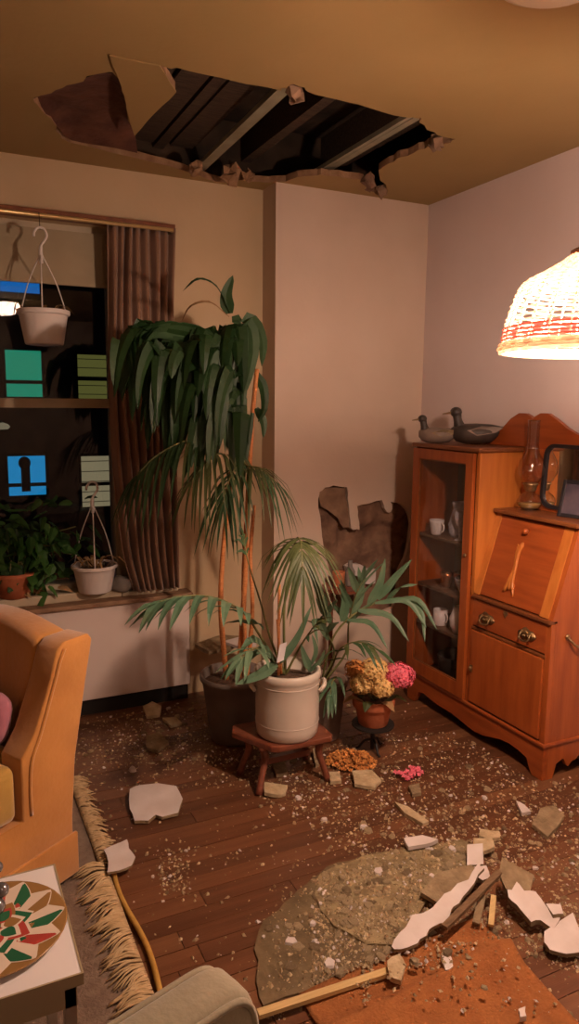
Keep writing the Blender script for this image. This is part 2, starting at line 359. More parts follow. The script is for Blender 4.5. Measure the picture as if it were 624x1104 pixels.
# void above: boards, joists, furring channels
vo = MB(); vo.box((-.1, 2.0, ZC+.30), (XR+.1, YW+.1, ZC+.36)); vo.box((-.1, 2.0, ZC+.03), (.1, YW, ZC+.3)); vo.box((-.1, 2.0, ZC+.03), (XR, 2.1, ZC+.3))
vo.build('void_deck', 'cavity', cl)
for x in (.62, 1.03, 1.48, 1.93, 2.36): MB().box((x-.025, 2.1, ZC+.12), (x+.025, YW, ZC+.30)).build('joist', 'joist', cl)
for x in (.80, .93, 1.12): MB().box((x-.055, 2.55, ZC+.115), (x+.055, YW-.08, ZC+.128)).build('lath_board', 'joist', cl)
def channel(a, b, wd):
    p, q = onz(*a, ZC+.03), onz(*b, ZC+.03); d = (q-p).normalized(); p -= d*.12; q += d*.10
    q.y = min(q.y, YW-.01)
    m = MB(); s = d.cross(V((0, 0, 1)))
    m.bar(p+V((0, 0, .012)), q+V((0, 0, .012)), wd, .003)
    for k in (-1, 1): m.bar(p+s*k*wd/2+V((0, 0, .02)), q+s*k*wd/2+V((0, 0, .02)), .003, .02)
    m.build('furring_channel', 'channel', cl)
channel((306, 101), (217, 184), .045); channel((452, 129), (352, 187), .03); channel((441, 130), (345, 187), .018)
# dark red sagging backing in the left lobe
g = MB(); n1, n2 = 12, 9; vs = []
e0 = [(36, 108), (58, 98), (85, 88), (118, 79), (133, 98), (141, 132)]; e1 = [(40, 116), (60, 134), (72, 150), (95, 156), (120, 160), (148, 166)]
A = spline([onz(*q, ZC) for q in e0], n1); B = spline([onz(*q, ZC) for q in e1], n1)
for j in range(n2):
    for i in range(n1):
        t = j/(n2-1); p = A[i].lerp(B[i], t); p.z = ZC+.004+.05*sin(pi*t)*(.4+.6*i/(n1-1))+.02*noise.noise(p*14)*sin(pi*t)
        vs.append(p)
g.add(vs, [(j*n1+i, j*n1+i+1, (j+1)*n1+i+1, (j+1)*n1+i) for j in range(n2-1) for i in range(n1-1)])
g.build('torn_backing', 'redrot', cl, smooth=True, label='dark red torn backing at the left end of the ceiling hole')
# plaster tongue bending down
tg = [(118, 58), (172, 69), (190, 97), (166, 119), (145, 141), (137, 116), (131, 92)]
def tongue(p, dz): w_ = onz(p[0], p[1], ZC); b = max(0, (p[1]-72)/70); w_.z = ZC-.001-.014*b*b-dz; return w_
MB().poly([[tuple(q) for q in jag(tg, .8, 3, 5)]], lambda p: tongue(p, .005), lambda p: tongue(p, 0)).build('plaster_tongue', 'ceil', cl, label='loose tongue of painted plaster at the hole')
# ragged clumps at the edge
def clump(u, v, r, seed, mt):
    rr = random.Random(seed); m = MB(); c = onz(u, v, ZC); c.y = min(c.y, YP-.05); c.z -= r*.3
    vs, fs = ball(c, V((r, r*.7, r)), 8, 5); m.add([p+V([rr.uniform(-.4, .4)*r for _ in range(3)]) for p in vs], fs); return m.build('ragged_clump', mt, cl)
clump(398, 194, .036, 1, 'scratch'); clump(411, 204, .03, 2, 'scratch2'); clump(240, 192, .045, 3, 'ceilback'); clump(318, 97, .035, 4, 'scratch2'); clump(470, 151, .03, 5, 'scratch2'); clump(262, 192, .03, 6, 'ceilback'); clump(205, 184, .03, 8, 'ceilback')

# radiator enclosure under the window
struct(MB().box((-1.4, 3.52, .085), (1.135, YW, .56)), 'trim_1', 'panel', bevel=.004)
struct(MB().box((-1.4, 3.545, -.002), (1.13, YW, .085)), 'baseboard_back', 'dark')
struct(MB().box((-1.4, 3.495, .56), (1.15, YW+.14, .582)), 'trim_2', 'sillbrown', bevel=.004)
struct(MB().box((WX0, 3.565, .582), (.80, YW+.14, .625)), 'trim_3', 'frame', bevel=.006)
struct(MB().box((.80, 3.56, .582), (1.09, YW, .605)), 'trim_4', 'frame', bevel=.006)
# window: frame, sashes, panes
wn = MB(); YG = 3.73
wn.box((WX0, YG-.06, WZ0+.02), (WX0+.05, YG+.06, WZ1)); wn.box((.80, YG-.06, WZ0+.02), (WX1, YG+.06, WZ1)); wn.box((WX0, YG-.06, 2.31), (WX1, YG+.06, WZ1)); wn.box((WX0, YG-.06, WZ0), (WX1, YG+.06, WZ0+.05))
win = struct(wn, 'window_1', 'frame')
MB().box((WX0+.05, YG-.03, 1.515), (.80, YG+.03, 1.56)).build('meeting_rail', 'frame', win)
MB().box((WX0+.05, YG+.004, 1.55), (.80, YG+.008, 2.31)).build('pane', 'pane', win)
MB().box((WX0+.05, YG-.018, .65), (.80, YG-.014, 1.515)).build('pane', 'pane', win)

# ================================================================== OUTSIDE THE WINDOW
YB = 13.0
bd = thing('apartment_building', 'dark brick apartment building with lit windows across the street', 'building', (2.0, YB+.3, -6))
MB().box((-6, YB+.02, -6), (10, YB+3, 9)).build('facade', 'brick', bd)
def farwin(a, b, col, s, split, fig=False):
    p, q = ony(*a, YB), ony(*b, YB); x0, x1, z1, z0 = p.x, q.x, p.z, q.z
    m = MB(); t = .05
    m.box((x0-t, YB-.02, z0-t), (x0, YB+.02, z1+t)); m.box((x1, YB-.02, z0-t), (x1+t, YB+.02, z1+t)); m.box((x0, YB-.02, z1), (x1, YB+.02, z1+t)); m.box((x0, YB-.02, z0-t), (x1, YB+.02, z0))
    zs = z0+(z1-z0)*split; m.box((x0, YB-.02, zs-.03), (x1, YB+.02, zs+.03))
    o = m.build('window', 'joist', bd)
    MB().box((x0, YB+.005, z0), (x1, YB+.015, z1)).build('pane', emitm('lit_pane', col, s), o)
    return x0, x1, z0, z1, o
farwin((-8, 298), (43, 321), (.02, .22, .75), .55, .1)
farwin((5, 377), (46, 428), (.03, .58, .34), .38, .32)
r = farwin((83, 382), (122, 430), (.42, .40, .10), .22, .45)
r2 = farwin((8, 492), (50, 533), (.02, .36, .8), .6, .27)
r3 = farwin((87, 492), (124, 545), (.64, .52, .30), .33, .45)
for rr in (r, r3):
    for k in range(5): zz = rr[2]+(rr[3]-rr[2])*(k+.5)/5; MB().box((rr[0], YB-.005, zz-.006), (rr[1], YB+.003, zz+.006)).build('blind_slat', 'frame', rr[4])
p = ony(27, 512, YB-.05); MB().ball(p+V((0, 0, .2)), (.1, .04, .11)).box((p.x-.06, p.y-.02, p.z-.28), (p.x+.08, p.y+.02, p.z+.15)).build('dark_silhouette', 'dark', r2[4])
# street lights seen through the panes
def streetlamp(u, v, y, wd, col, s, label):
    c = ony(u, v, y); t = thing('street_lamp', label, 'lamp', (c.x, c.y, -6))
    MB().lathe([(wd*.2, -wd*.34), (wd*.8, -wd*.3), (wd, -wd*.1), (wd*.85, wd*.12), (wd*.4, wd*.3)], c, 20).build('lamp_head', emitm('street_lamp_glow', col, s), t, smooth=True)
    MB().lathe([(wd*.45, wd*.28), (wd*.3, wd*.45), (wd*.12, wd*.5)], c, 16).build('lamp_cap', 'iron', t)
    MB().tube([(c.x-wd*.95, c.y+.1, -6), (c.x-wd*.95, c.y+.1, c.z+wd*.42), (c.x, c.y, c.z+wd*.42)], .04).build('pole', 'iron', t)
streetlamp(-2, 459, 10.5, .15, (.8, .66, .42), .22, 'dim cream lamp dome at the left edge of the lower window pane')

# ================================================================== WINDOW DRESSING
bl = MB().box((WX0+.06, 3.655, 2.10), (.80, 3.66, 2.33)).box((WX0+.06, 3.65, 2.085), (.80, 3.666, 2.105)).build('roller_blind', 'shade', label='cream roller blind pulled a little way down the window', cat='blind')
rod = thing('curtain_rod', 'thin brass curtain rod across the window top', 'curtain rod', (.2, 3.535, 2.33))
MB().tube([(-.75, 3.50, 2.352), (1.07, 3.50, 2.352)], .009).build('rod_bar', 'brassb', rod, smooth=True)
MB().box((-.75, 3.515, 2.357), (1.085, YW, 2.382)).build('header_board', 'oakd', rod)
for x in (-.7, 1.06): MB().box((x-.006, 3.495, 2.34), (x+.006, YW, 2.36)).build('bracket', 'brass', rod)
def curtain():
    m = MB(); n, k = 90, 26; vs = []
    for j in range(k):
        t = j/(k-1); z = 2.365-(2.365-.612)*t
        xl = .766+.05*t-.03*sin(pi*t); xr = 1.085-.012*sin(pi*t)
        if t > .9: xl += (t-.9)*.3
        for i in range(n):
            s = i/(n-1); amp = .018+.012*t
            y = 3.535+amp*sin(s*2*pi*8+.8*sin(t*3+s*4))+.008*sin(s*31+t*5)
            vs.append(V((xl+(xr-xl)*s+.006*sin(t*7+s*9), y, z)))
    m.add(vs, [(j*n+i, j*n+i+1, (j+1)*n+i+1, (j+1)*n+i) for j in range(k-1) for i in range(n-1)])
    o = m.build('curtain', 'curtain', smooth=True, label='brown pleated curtain drawn to the right of the window', cat='curtain', fix=False)
    s = o.modifiers.new('solid', 'SOLIDIFY'); s.thickness = .003
curtain()

# ------------------------------------------------------------------ hanging pots
def hangpot(c, r, h, hookz, label, dry, mt='potw'):
    t = thing('hanging_pot', label, 'plant pot', c); c = V(c)
    prof = [(r*.70, 0), (r*.74, .006), (r*.93, h*.86), (r*1.0, h*.86), (r*1.02, h*.9), (r*1.02, h), (r*.93, h), (r*.88, h*.8), (r*.3, h*.78)]
    MB().lathe(prof, c, 32).build('pot', mt, t, smooth=True, bevel=.002)
    MB().lathe([(r*.89, h*.8), (r*.6, h*.86), (.01, h*.9)], c, 16).build('soil', 'soil', t)
    top = V((c.x, c.y, hookz-.09))
    for a in (.35, 2.45, 4.55):
        p = c+V((r*.99*cos(a), r*.99*sin(a), h)); q = p.lerp(top, .5)+V((cos(a), sin(a), 0))*.012
        MB().tube(spline([p, q, top], 10), .0028, 6).build('hanger_strand', mt, t, smooth=True)
    hk = [(0, 0, -.10), (0, 0, -.05), (.012, 0, -.03), (.02, 0, -.012), (.012, 0, .008), (-.006, 0, .010), (-.018, 0, -.004), (-.02, 0, -.018)]
    hs = 1.35
    MB().tube(spline([V(p)*hs+V((c.x, c.y, hookz)) for p in hk], 24), [.009]*4+[.0055]*20, 8).build('hook', mt, t, smooth=True)
    rr = random.Random(len(label))
    for k in range(dry):
        a = rr.uniform(0, 2*pi); L = rr.uniform(.05, .12); b = c+V((cos(a), sin(a), 0))*r*rr.uniform(0, .6)+V((0, 0, h*.86))
        d = V((cos(a), sin(a), 0)); pts = spline([b, b+d*L*.5+V((0, 0, L*.55)), b+d*L+V((0, 0, L*.15))], 6)
        leaf(pts, .018, (-sin(a), cos(a), 0)).build('dry_leaf', 'dry', t)
    return t
p = ony(48, 372, 3.475); t = hangpot((p.x, p.y, p.z), .112, .15, 2.28, 'white plastic hanging pot suspended from the curtain rod', 7)
MB().tube([(p.x, 3.475, 2.285), (p.x, 3.49, 2.362)], .0016, 6).build('cord', 'iron', t)
hangpot((.667, 3.50+.06, .626), .108, .135, 1.15, 'white hanging pot with a tall hook standing on the window sill', 16)

# ------------------------------------------------------------------ plants on the sill
def pothos():
    t = thing('trailing_plant', 'bushy green trailing plant filling the left of the window sill', 'plant', (.36, 3.62, .626))
    MB().lathe([(.07, 0), (.10, .10), (.105, .12), (.095, .12), (.02, .11)], (.30, 3.62, .626), 20).build('pot', 'clay', t, smooth=True)
    rr = random.Random(5)
    for k in range(290):
        u, v = rr.uniform(-25, 98), rr.uniform(534, 636)
        if v < 555+max(0, (u-45))*.45 and rr.random() < .8: continue
        if u > 66 and v > 590: continue
        c = ony(u, v, rr.uniform(3.55, 3.68)); c.z = max(c.z, .65); a = rr.uniform(0, 2*pi); L = rr.uniform(.055, .10)
        d = V((cos(a)*.7, -abs(sin(a))*.5, rr.uniform(-.7, .3))).normalized()
        pts = [c+d*L*s+V((0, 0, -.02*s*s)) for s in (0, .25, .5, .75, 1)]
        leaf(pts, L*.8, V((rr.uniform(-1, 1), -.4, rr.uniform(-.6, .6))), lambda s: (1-s)**.6*min(1, .45+3*s)).build('leaf', 'leafi' if k % 4 else 'leafp', t)
    for k in range(12):
        a = rr.uniform(0, 2*pi); b = V((.30, 3.62, .73)); e = b+V((rr.uniform(-.15, .35), rr.uniform(-.07, .04), rr.uniform(.0, .3)))
        MB().tube(spline([b, b.lerp(e, .5)+V((0, 0, .06)), e], 8), .0025, 5).build('stem', 'stem', t)
pothos()
rr = random.Random(12)
for k in range(6):
    c = ony(18+k*9+rr.uniform(-5, 5), 606+rr.uniform(-4, 10), 3.59); c.z = max(c.z, .63)
    d = V((rr.uniform(-1, 1), -.3, rr.uniform(-.3, .5))).normalized(); pts = spline([c, c+d*.04+V((0, 0, .012)), c+d*.08], 5)
    mm = leaf(pts, .035, V((0, 0, 1)).cross(d)+V((0, 0, .5)))
    zmin = min(p.z for p in mm.v)
    for q in mm.v: q.z += .628-zmin
    mm.build('dry_leaf', 'dry', label='withered tan leaf lying at the foot of the trailing plant', cat='leaf', group='withered leaves on the sill')
p = ony(118, 606, 3.62)
MB().lathe([(.02, 0), (.032, .01), (.036, .05), (.030, .09), (.022, .115), (.026, .13), (.02, .13), (.006, .05)], (p.x, 3.625, .626), 20).build('sill_vase', 'photo', smooth=True, label='small grey glass vase behind the sill pot', cat='vase')
vs, fs = ball((.80, 3.57, .645), V((.065, .04, .04)), 14, 9)
MB().add([q+V((0, 0, .012*noise.noise(q*30))) for q in vs], fs).build('sill_stone', 'grass_stone', smooth=True, label='smooth dark grey stone beside the curtain hem', cat='stone')

# ================================================================== WICKER LAMP
LC = CAM + ray(652, 377)*1.8
lp = thing('hanging_lamp', 'glowing domed wicker lampshade hanging at the right edge', 'lamp', LC)
prof = [(.246, 0), (.243, .03), (.237, .068), (.219, .125), (.20, .16), (.158, .183), (.12, .205), (.09, .226)]
pr = spline([V((r, 0, z)) for r, z in prof], 27)
def ring(m, r, z, tr, wav, ph, mi=0):
    n = 120; m.tube([LC+V(((r+wav*cos(30*a+ph))*cos(a), (r+wav*cos(30*a+ph))*sin(a), z)) for a in (2*pi*i/n for i in range(n))], tr, 6, True, mi)
sh, red = MB(), MB()
for i, p in enumerate(pr[1:]):
    ring(red if .016 < p.z < .062 else sh, p.x, p.z, .0028, .0022, pi*(i % 2))
for k in range(3): ring(sh, .247+.002*(k == 1), -.004+.007*k, .006, .003, pi*(k % 2))
ob = sh.build('woven_shade', 'wicker', lp, smooth=True); red.build('shade_band', 'wickerr', lp, smooth=True, label='red woven band low on the shade')
for k in range(30):
    a = 2*pi*k/30; MB().tube([LC+V((p.x*cos(a), p.x*sin(a), p.z)) for p in pr[::3]], .0025, 5).build('stake', 'wicker', lp, smooth=True)
MB().lathe([(.092, .222), (.095, .236), (.06, .25), (.03, .262), (.02, .29)], LC, 20).build('crown_cap', 'oakd', lp, smooth=True)
MB().tube([LC+V((0, 0, .28)), V((LC.x, LC.y, ZC))], .006).build('cord', 'brass', lp)
MB().ball(LC+V((0, 0, .09)), (.04, .04, .05), 14, 10).build('bulb', 'bulb', lp, smooth=True)
MB().lathe([(.02, .135), (.022, .2), (.02, .24)], LC, 12).build('socket', 'iron', lp)
# lit ceiling bowl above the camera: its reflection is the bright spot in the upper pane
d_ = ray(3, 334); q_ = CAM+d_*((ZC-.10-HC)/d_.z); gc = V((q_.x, 2*(YG+.006)-q_.y, ZC))
gb = thing('ceiling_lamp', 'lit white ceiling bowl lamp mirrored as a bright spot in the upper window pane', 'ceiling light', gc-V((0, 0, .16)))
MB().lathe([(.02, -.16), (.10, -.15), (.16, -.115), (.18, -.07), (.175, -.03)], gc, 32).build('bowl', mat('lit_opal_glass', (.8, .8, .8), .4, emit=LAMPCOL, estr=FILL), gb, smooth=True)
MB().lathe([(.17, -.032), (.19, -.03), (.19, -.004), (.10, 0)], gc, 32).build('rim', 'brass', gb, smooth=True)
# unlit ceiling fixture
c = onz(604, -42, ZC); cf = thing('ceiling_fixture', 'pale flush ceiling fixture at the top right', 'ceiling light', (c.x, c.y, ZC-.06))
MB().lathe([(.02, -.055), (.12, -.048), (.155, -.03), (.165, -.012)], V((c.x, c.y, ZC)), 32).build('bowl', 'frost', cf, smooth=True)
MB().lathe([(.16, -.014), (.175, -.012), (.178, 0)], V((c.x, c.y, ZC)), 32).build('rim', 'brass', cf, smooth=True)

# ================================================================== SECRETARY CABINET
CF, CB, C0, CMID, C1, CT = 2.20, 2.475, 2.10, 2.605, 3.07, 1.335
cb = thing('secretary_cabinet', 'reddish oak side-by-side secretary with glass bookcase and slant desk', 'cabinet', ((CF+CB)/2, (C0+C1)/2, 0))
Bx = lambda a, b, n, m, par=cb, bev=.003, **k: MB().box(a, b).build(n, m, par, bevel=bev, **k)
def apron(L0, L1, top, foot, fw_, mk):
    """scalloped bracket base outline between L0 and L1"""
    mid = (L0+L1)/2; h = (L1-L0)/2; pts = [(L0, top), (L0, 0), (L0+foot*.55, 0), (L0+foot*.75, .035), (L0+foot*.85, top*.42), (L0+foot*1.3, top*.50)]
    n = 12; a = L0+foot*1.3; b = L1-foot*1.3
    for i in range(1, n): s = i/n; pts.append((a+(b-a)*s, top*(.50-.22*sin(pi*s)**2+(.06*sin(pi*s*4)))))
    pts += [(L1-foot*1.3, top*.5), (L1-foot*.85, top*.42), (L1-foot*.75, .035), (L1-foot*.55, 0), (L1, 0), (L1, top)]
    return pts
BT = .145
MB().poly([apron(C0, C1, BT, .11, 0, 0)], lambda p: V((CF-.005, p[0], p[1])), lambda p: V((CF+.02, p[0], p[1]))).build('front_apron', 'oakh', cb, bevel=.002)
for yy in (C0, C1-.02):
    MB().poly([[(x, z) for x, z in apron(CF+.0201 if 1 else 0, CB, BT, .06, 0, 0)]], lambda p: V((p[0], yy, p[1])), lambda p: V((p[0], yy+.02, p[1]))).build('side_apron', 'oak', cb)
Bx((CF-.014, C0-.008, BT), (CB, C1+.008, BT+.018), 'base_moulding', 'oakh', bev=.006)
Bx((CB-.012, C0, BT+.018), (CB, C1, 1.36), 'back_panel', 'oak')
# bookcase
Bx((CF+.0, C1-.02, BT+.018), (CB-.012, C1, CT), 'side_panel', 'oak')
Bx((CF+.0, CMID-.024, BT+.018), (CB-.012, CMID, CT), 'side_panel', 'oakl')
Bx((CF-.018, CMID-.036, CT), (CB, C1+.016, CT+.022), 'top_board', 'oakd', bev=.006)
dr = MB(); d0, d1, dz0, dz1 = CMID+.003, C1-.003, BT+.022, CT-.004
gz0, gz1, gy0, gy1 = .235, 1.282, d0+.048, d1-.05
dr.box((CF-.02, d0, dz0), (CF, gy0, dz1)); dr.box((CF-.02, gy1, dz0), (CF, d1, dz1)); dr.box((CF-.02, gy0, dz0), (CF, gy1, gz0)); dr.box((CF-.02, gy0, gz1), (CF, gy1, dz1))
door = dr.build('glass_door', 'oak', cb)
MB().box((CF-.011, gy0, gz0), (CF-.008, gy1, gz1)).build('pane', 'case_pane', door)
bm_ = MB()
for a, b in (((gy0, gz0), (gy0+.006, gz1)), ((gy1-.006, gz0), (gy1, gz1)), ((gy0, gz0), (gy1, gz0+.006)), ((gy0, gz1-.006), (gy1, gz1))): bm_.box((CF-.016, a[0], a[1]), (CF-.006, b[0], b[1]))
bm_.build('bead', 'oakd', door)
MB().lathe([(.002, -.004), (.011, -.002), (.011, .002), (.002, .004)], (0, 0, 0), 14).build
kb = MB().ball((CF-.026, d0+.02, .86), (.007, .009, .009)); kb.build('lock_knob', 'brass', door, smooth=True)
SH = [.1645, .4395, .6395, .8995]
for z in SH: Bx((CF+.012, CMID+.001, z-.014), (CB-.013, C1-.021, z), 'shelf', 'inner', bev=0)
Bx((CB-.02, CMID+.001, BT+.02), (CB-.0125, C1-.021, CT-.002), 'case_lining', 'inner', bev=0)
# desk part
DX = 2.315; DT = 1.062
prof = [(CF+.0205, BT+.018), (CF+.0205, .672), (CF, .689), (DX, DT), (CB-.012, DT), (CB-.012, BT+.018)]
MB().poly([prof], lambda p: V((p[0], C0, p[1])), lambda p: V((p[0], C0+.022, p[1]))).build('side_panel', 'oak', cb)
Bx((DX-.03, C0-.014, DT), (CB-.012, CMID-.025, DT+.018), 'desk_shelf', 'oakd', bev=.005)
def slant(y0, y1, t0, t1, off, th):
    a, b = V((CF, 0, .690)), V((DX, 0, DT-.004)); d = (b-a); n = V((-d.z, 0, d.x)).normalized()
    p, q = a+d*t0+n*off, a+d*t1+n*off; m = MB(); vs = []
    for pt in (p, q):
        for yy in (y0, y1):
            for k in (0, 1): vs.append(V((0, yy, 0))+pt-n*th*(1-k))
    return m.add(vs, [(0, 1, 3, 2), (4, 6, 7, 5), (0, 4, 5, 1), (2, 3, 7, 6), (1, 5, 7, 3), (0, 2, 6, 4)])
slant(C0+.022, C0+.072, 0, 1, .004, .025).build('slant_frame', 'oakl', cb, bevel=.002)
slant(CMID-.062, CMID-.026, 0, 1, .004, .025).build('slant_frame', 'oakl', cb, bevel=.002)
lid = slant(C0+.073, CMID-.063, .012, .985, .001, .02).build('slant_lid', 'oakh', cb, bevel=.002)
sl = lambda y, t, o: V((CF, y, .690))+V((DX-CF, 0, DT-.694))*t+V((-.956, 0, .292))*o
MB().ball(sl(2.365, .85, .016), (.014, .016, .014)).build('knob', 'oak', lid, smooth=True)
ap = MB(); yc = 2.368
for k, (amp, w0) in enumerate(((.012, 0), (-.010, .012), (.006, -.012))):
    ap.tube(spline([sl(yc+w0*.3+amp*.3, .72-.02*abs(k-1), .006), sl(yc+.012+w0*.4, .60, .008), sl(yc+w0*.3+.002, .42, .009), sl(yc+.006+w0*.8, .28, .008), sl(yc+w0*2+.006, .14+.03*abs(k-1), .006)], 14), [.006, .008, .009, .009, .008, .007, .007, .007, .008, .009, .009, .008, .008, .008], 6)
for k in range(4): ap.tube(spline([sl(yc+.006, .30-.02*k, .007), sl(yc-.012-.004*k, .24-.03*k, .008), sl(yc-.022-.002*k, .22-.04*k, .006)], 6), [.005, .005, .005, .004, .004, .003], 6)
for k in range(2): ap.tube(spline([sl(yc+.004, .58, .007), sl(yc+.02, .62+.04*k, .008), sl(yc+.026, .66+.03*k, .006)], 6), .004, 6)
ap.build('carved_scroll', 'oakl', lid, smooth=True, label='carved wooden scroll applied to the lid')
Bx((CF-.016, C0+.0, .672), (CF+.03, CMID-.025, .688), 'ledge', 'oakd', bev=.004)
dw = Bx((CF-.006, C0+.026, .542), (CF+.02, CMID-.03, .668), 'drawer', 'oakh')
Bx((CF-.008, C0+.022, .524), (CF+.02, CMID-.026, .536), 'rail', 'oakd', bev=.002)
def pull(y, z):
    m = MB(); n = 28
    pl = [(y+.046*cos(2*pi*i/n)*(1+.13*cos(8*pi*i/n)), z+.026*sin(2*pi*i/n)*(1+.2*cos(10*pi*i/n))) for i in range(n)]
    m.poly([pl], lambda p: V((CF-.006, *p)), lambda p: V((CF-.011, *p)))
    for s in (-1, 1): m.tube([(CF-.008, y+s*.026, z+.004), (CF-.022, y+s*.026, z+.004)], .005, 8)
    m.tube(spline([(CF-.02, y-.026, z+.004), (CF-.028, y-.026, z-.016), (CF-.031, y, z-.024), (CF-.028, y+.026, z-.016), (CF-.02, y+.026, z+.004)], 14), .0048, 6)
    for k in range(9): m.ball((CF-.013, y-.036+.009*k, z+.012*sin(k*2)), .0055, 6, 4)
    m.build('pull', 'brass', dw, smooth=True)
pull(2.478, .596); pull(2.228, .596)
MB().poly([[(2.352, .662), (2.372, .662), (2.376, .65), (2.362, .632), (2.348, .65)]], lambda p: V((CF-.006, *p)), lambda p: V((CF-.0095, *p))).build('escutcheon', 'brass', dw)
ld = MB().box((CF-.012, C0+.03, .172), (CF+.01, CMID-.03, .520)).build('lower_door', 'oak', cb, bevel=.004)
MB().lathe([(.004, 0), (.004, 0)], (0, 0, 0), 6)
MB().ball((CF-.018, 2.562, .335), (.008, .010, .012)).box((CF-.015, 2.553, .318), (CF-.011, 2.571, .352)).build('lock_knob', 'brass', ld, smooth=False)
Bx((CF-.004, C0, BT+.018), (CF+.02, C0+.029, .672), 'stile', 'oak', bev=.001); Bx((CF-.004, CMID-.029, BT+.018), (CF+.02, CMID-.001, .672), 'stile', 'oak')
MB().tube(spline([(2.285, C0-.004, .61), (2.288, C0-.02, .60), (2.30, C0-.028, .585), (2.325, C0-.024, .57), (2.345, C0-.004, .565)], 14), .0055, 8).ball((2.285, C0-.004, .612), (.012, .006, .012)).build('side_handle', 'brass', cb, smooth=True)
# crest and mirror
cr = [(3.06, CT+.023), (3.06, 1.365), (2.95, 1.372), (2.85, 1.385), (2.78, 1.408), (2.72, 1.445), (2.67, 1.487), (2.62, 1.512), (2.575, 1.512), (2.545, 1.50), (2.53, 1.488), (2.515, 1.50), (2.485, 1.514), (2.44, 1.514), (2.39, 1.49), (2.33, 1.455), (2.27, 1.43), (2.2, 1.415), (2.12, 1.405), (2.10, 1.38), (2.10, 1.355), (2.565, 1.355), (2.565, CT+.023)]
MB().poly([cr], lambda p: V((CB-.03, *p)), lambda p: V((CB-.008, *p))).build('crest', 'oakh', cb, bevel=.003)
Bx((CB-.03, C0, DT+.019), (CB-.0125, CMID-.025, 1.354), 'desk_back', 'oak')
def mir(sc_): 
    y0, y1, z0, z1 = 2.13, 2.425, 1.115, 1.375; o = []
    for (cy, cz, a0) in ((y1-.05, z1-.05, 0), (y0+.05, z1-.05, 90), (y0+.04, z0+.04, 180), (y1-.04, z0+.04, 270)):
        for k in range(6): a = radians(a0+18*k); o.append((cy+(.05+sc_)*cos(a), cz+(.05+sc_)*sin(a)))
    return o
mo = MB().poly([mir(.008), mir(-.008)], lambda p: V((CB-.045, *p)), lambda p: V((CB-.0305, *p))).build('mirror_frame', 'black', cb)
MB().poly([mir(-.008)], lambda p: V((CB-.036, *p)), lambda p: V((CB-.0305, *p))).build('mirror', 'mirror', cb)

# things in the bookcase
def item(name, prof, x, y, z, m, label, cat, n=20, extra=None, group=None):
    mb = MB().lathe(prof, (x, y, z), n)
    if extra: extra(mb, V((x, y, z)))
    return mb.build(name, m, smooth=True, label=label, cat=cat, group=group)
def handle(s, h, r): return lambda mb, c: mb.tube(spline([c+V((0, -s, h*.8)), c+V((0, -s-r, h*.75)), c+V((0, -s-r, h*.35)), c+V((0, -s, h*.25))], 12), .004, 6)
cup = [(.022, 0), (.028, .008), (.036, .06), (.038, .075), (.034, .075), (.03, .03), (.005, .02)]
goblet = [(.026, 0), (.024, .004), (.005, .012), (.004, .06), (.02, .075), (.03, .11), (.028, .14), (.025, .14), (.018, .085), (.004, .07)]
pitch = [(.035, 0), (.045, .02), (.05, .06), (.036, .11), (.026, .14), (.034, .175), (.03, .175), (.022, .14), (.03, .1), (.005, .03)]
X1 = 2.285
item('china_cup', cup, X1-.035, 2.945, .90, 'china', 'white china cup on the top shelf behind the glass', 'cup', extra=handle(.034, .075, .022))
item('crystal_pitcher', pitch, X1+.02, 2.845, .90, 'crystal', 'tall sparkling crystal pitcher on the top shelf', 'pitcher', extra=handle(.04, .15, .03))
item('glass_goblet', goblet, X1-.03, 2.77, .90, 'crystal', 'clear stemmed goblet on the top shelf beside the pitcher', 'glass')
item('dark_urn', [(.03, 0), (.045, .02), (.06, .08), (.05, .14), (.03, .18), (.035, .2), (.02, .2)], 2.40, 2.72, .90, 'iron', 'dark urn at the back of the top shelf', 'urn')
item('copper_cup', [(r*.9, z) for r, z in cup], X1-.01, 2.88, .64, 'copper', 'shiny copper cup on the middle shelf', 'cup')
item('copper_mug', [(r*.8, z*1.15) for r, z in cup], X1+.02, 2.815, .64, 'copper', 'copper mug with a handle on the middle shelf', 'mug', extra=handle(.028, .08, .018))
item('cut_glass_bowl', [(.02, 0), (.03, .01), (.055, .07), (.058, .085), (.052, .08), (.02, .02)], X1-.02, 2.715, .64, 'crystal', 'cut glass bowl on the middle shelf', 'bowl')
item('white_mug', [(.034, 0), (.036, .004), (.036, .08), (.032, .08), (.03, .01), (.003, .008)], X1-.02, 2.905, .44, 'china', 'straight white mug on the lower shelf', 'mug', extra=handle(.034, .08, .02))
item('white_vase', [(.03, 0), (.045, .03), (.05, .07), (.035, .115), (.03, .13), (.026, .13), (.01, .05)], X1-.015, 2.76, .44, 'china', 'round white vase on the lower shelf', 'vase')
item('dark_basket', [(.08, 0), (.1, .02), (.11, .12), (.105, .13), (.095, .12), (.02, .02)], X1+.05, 2.83, .165, 'iron', 'dark round basket on the bottom of the bookcase', 'basket')

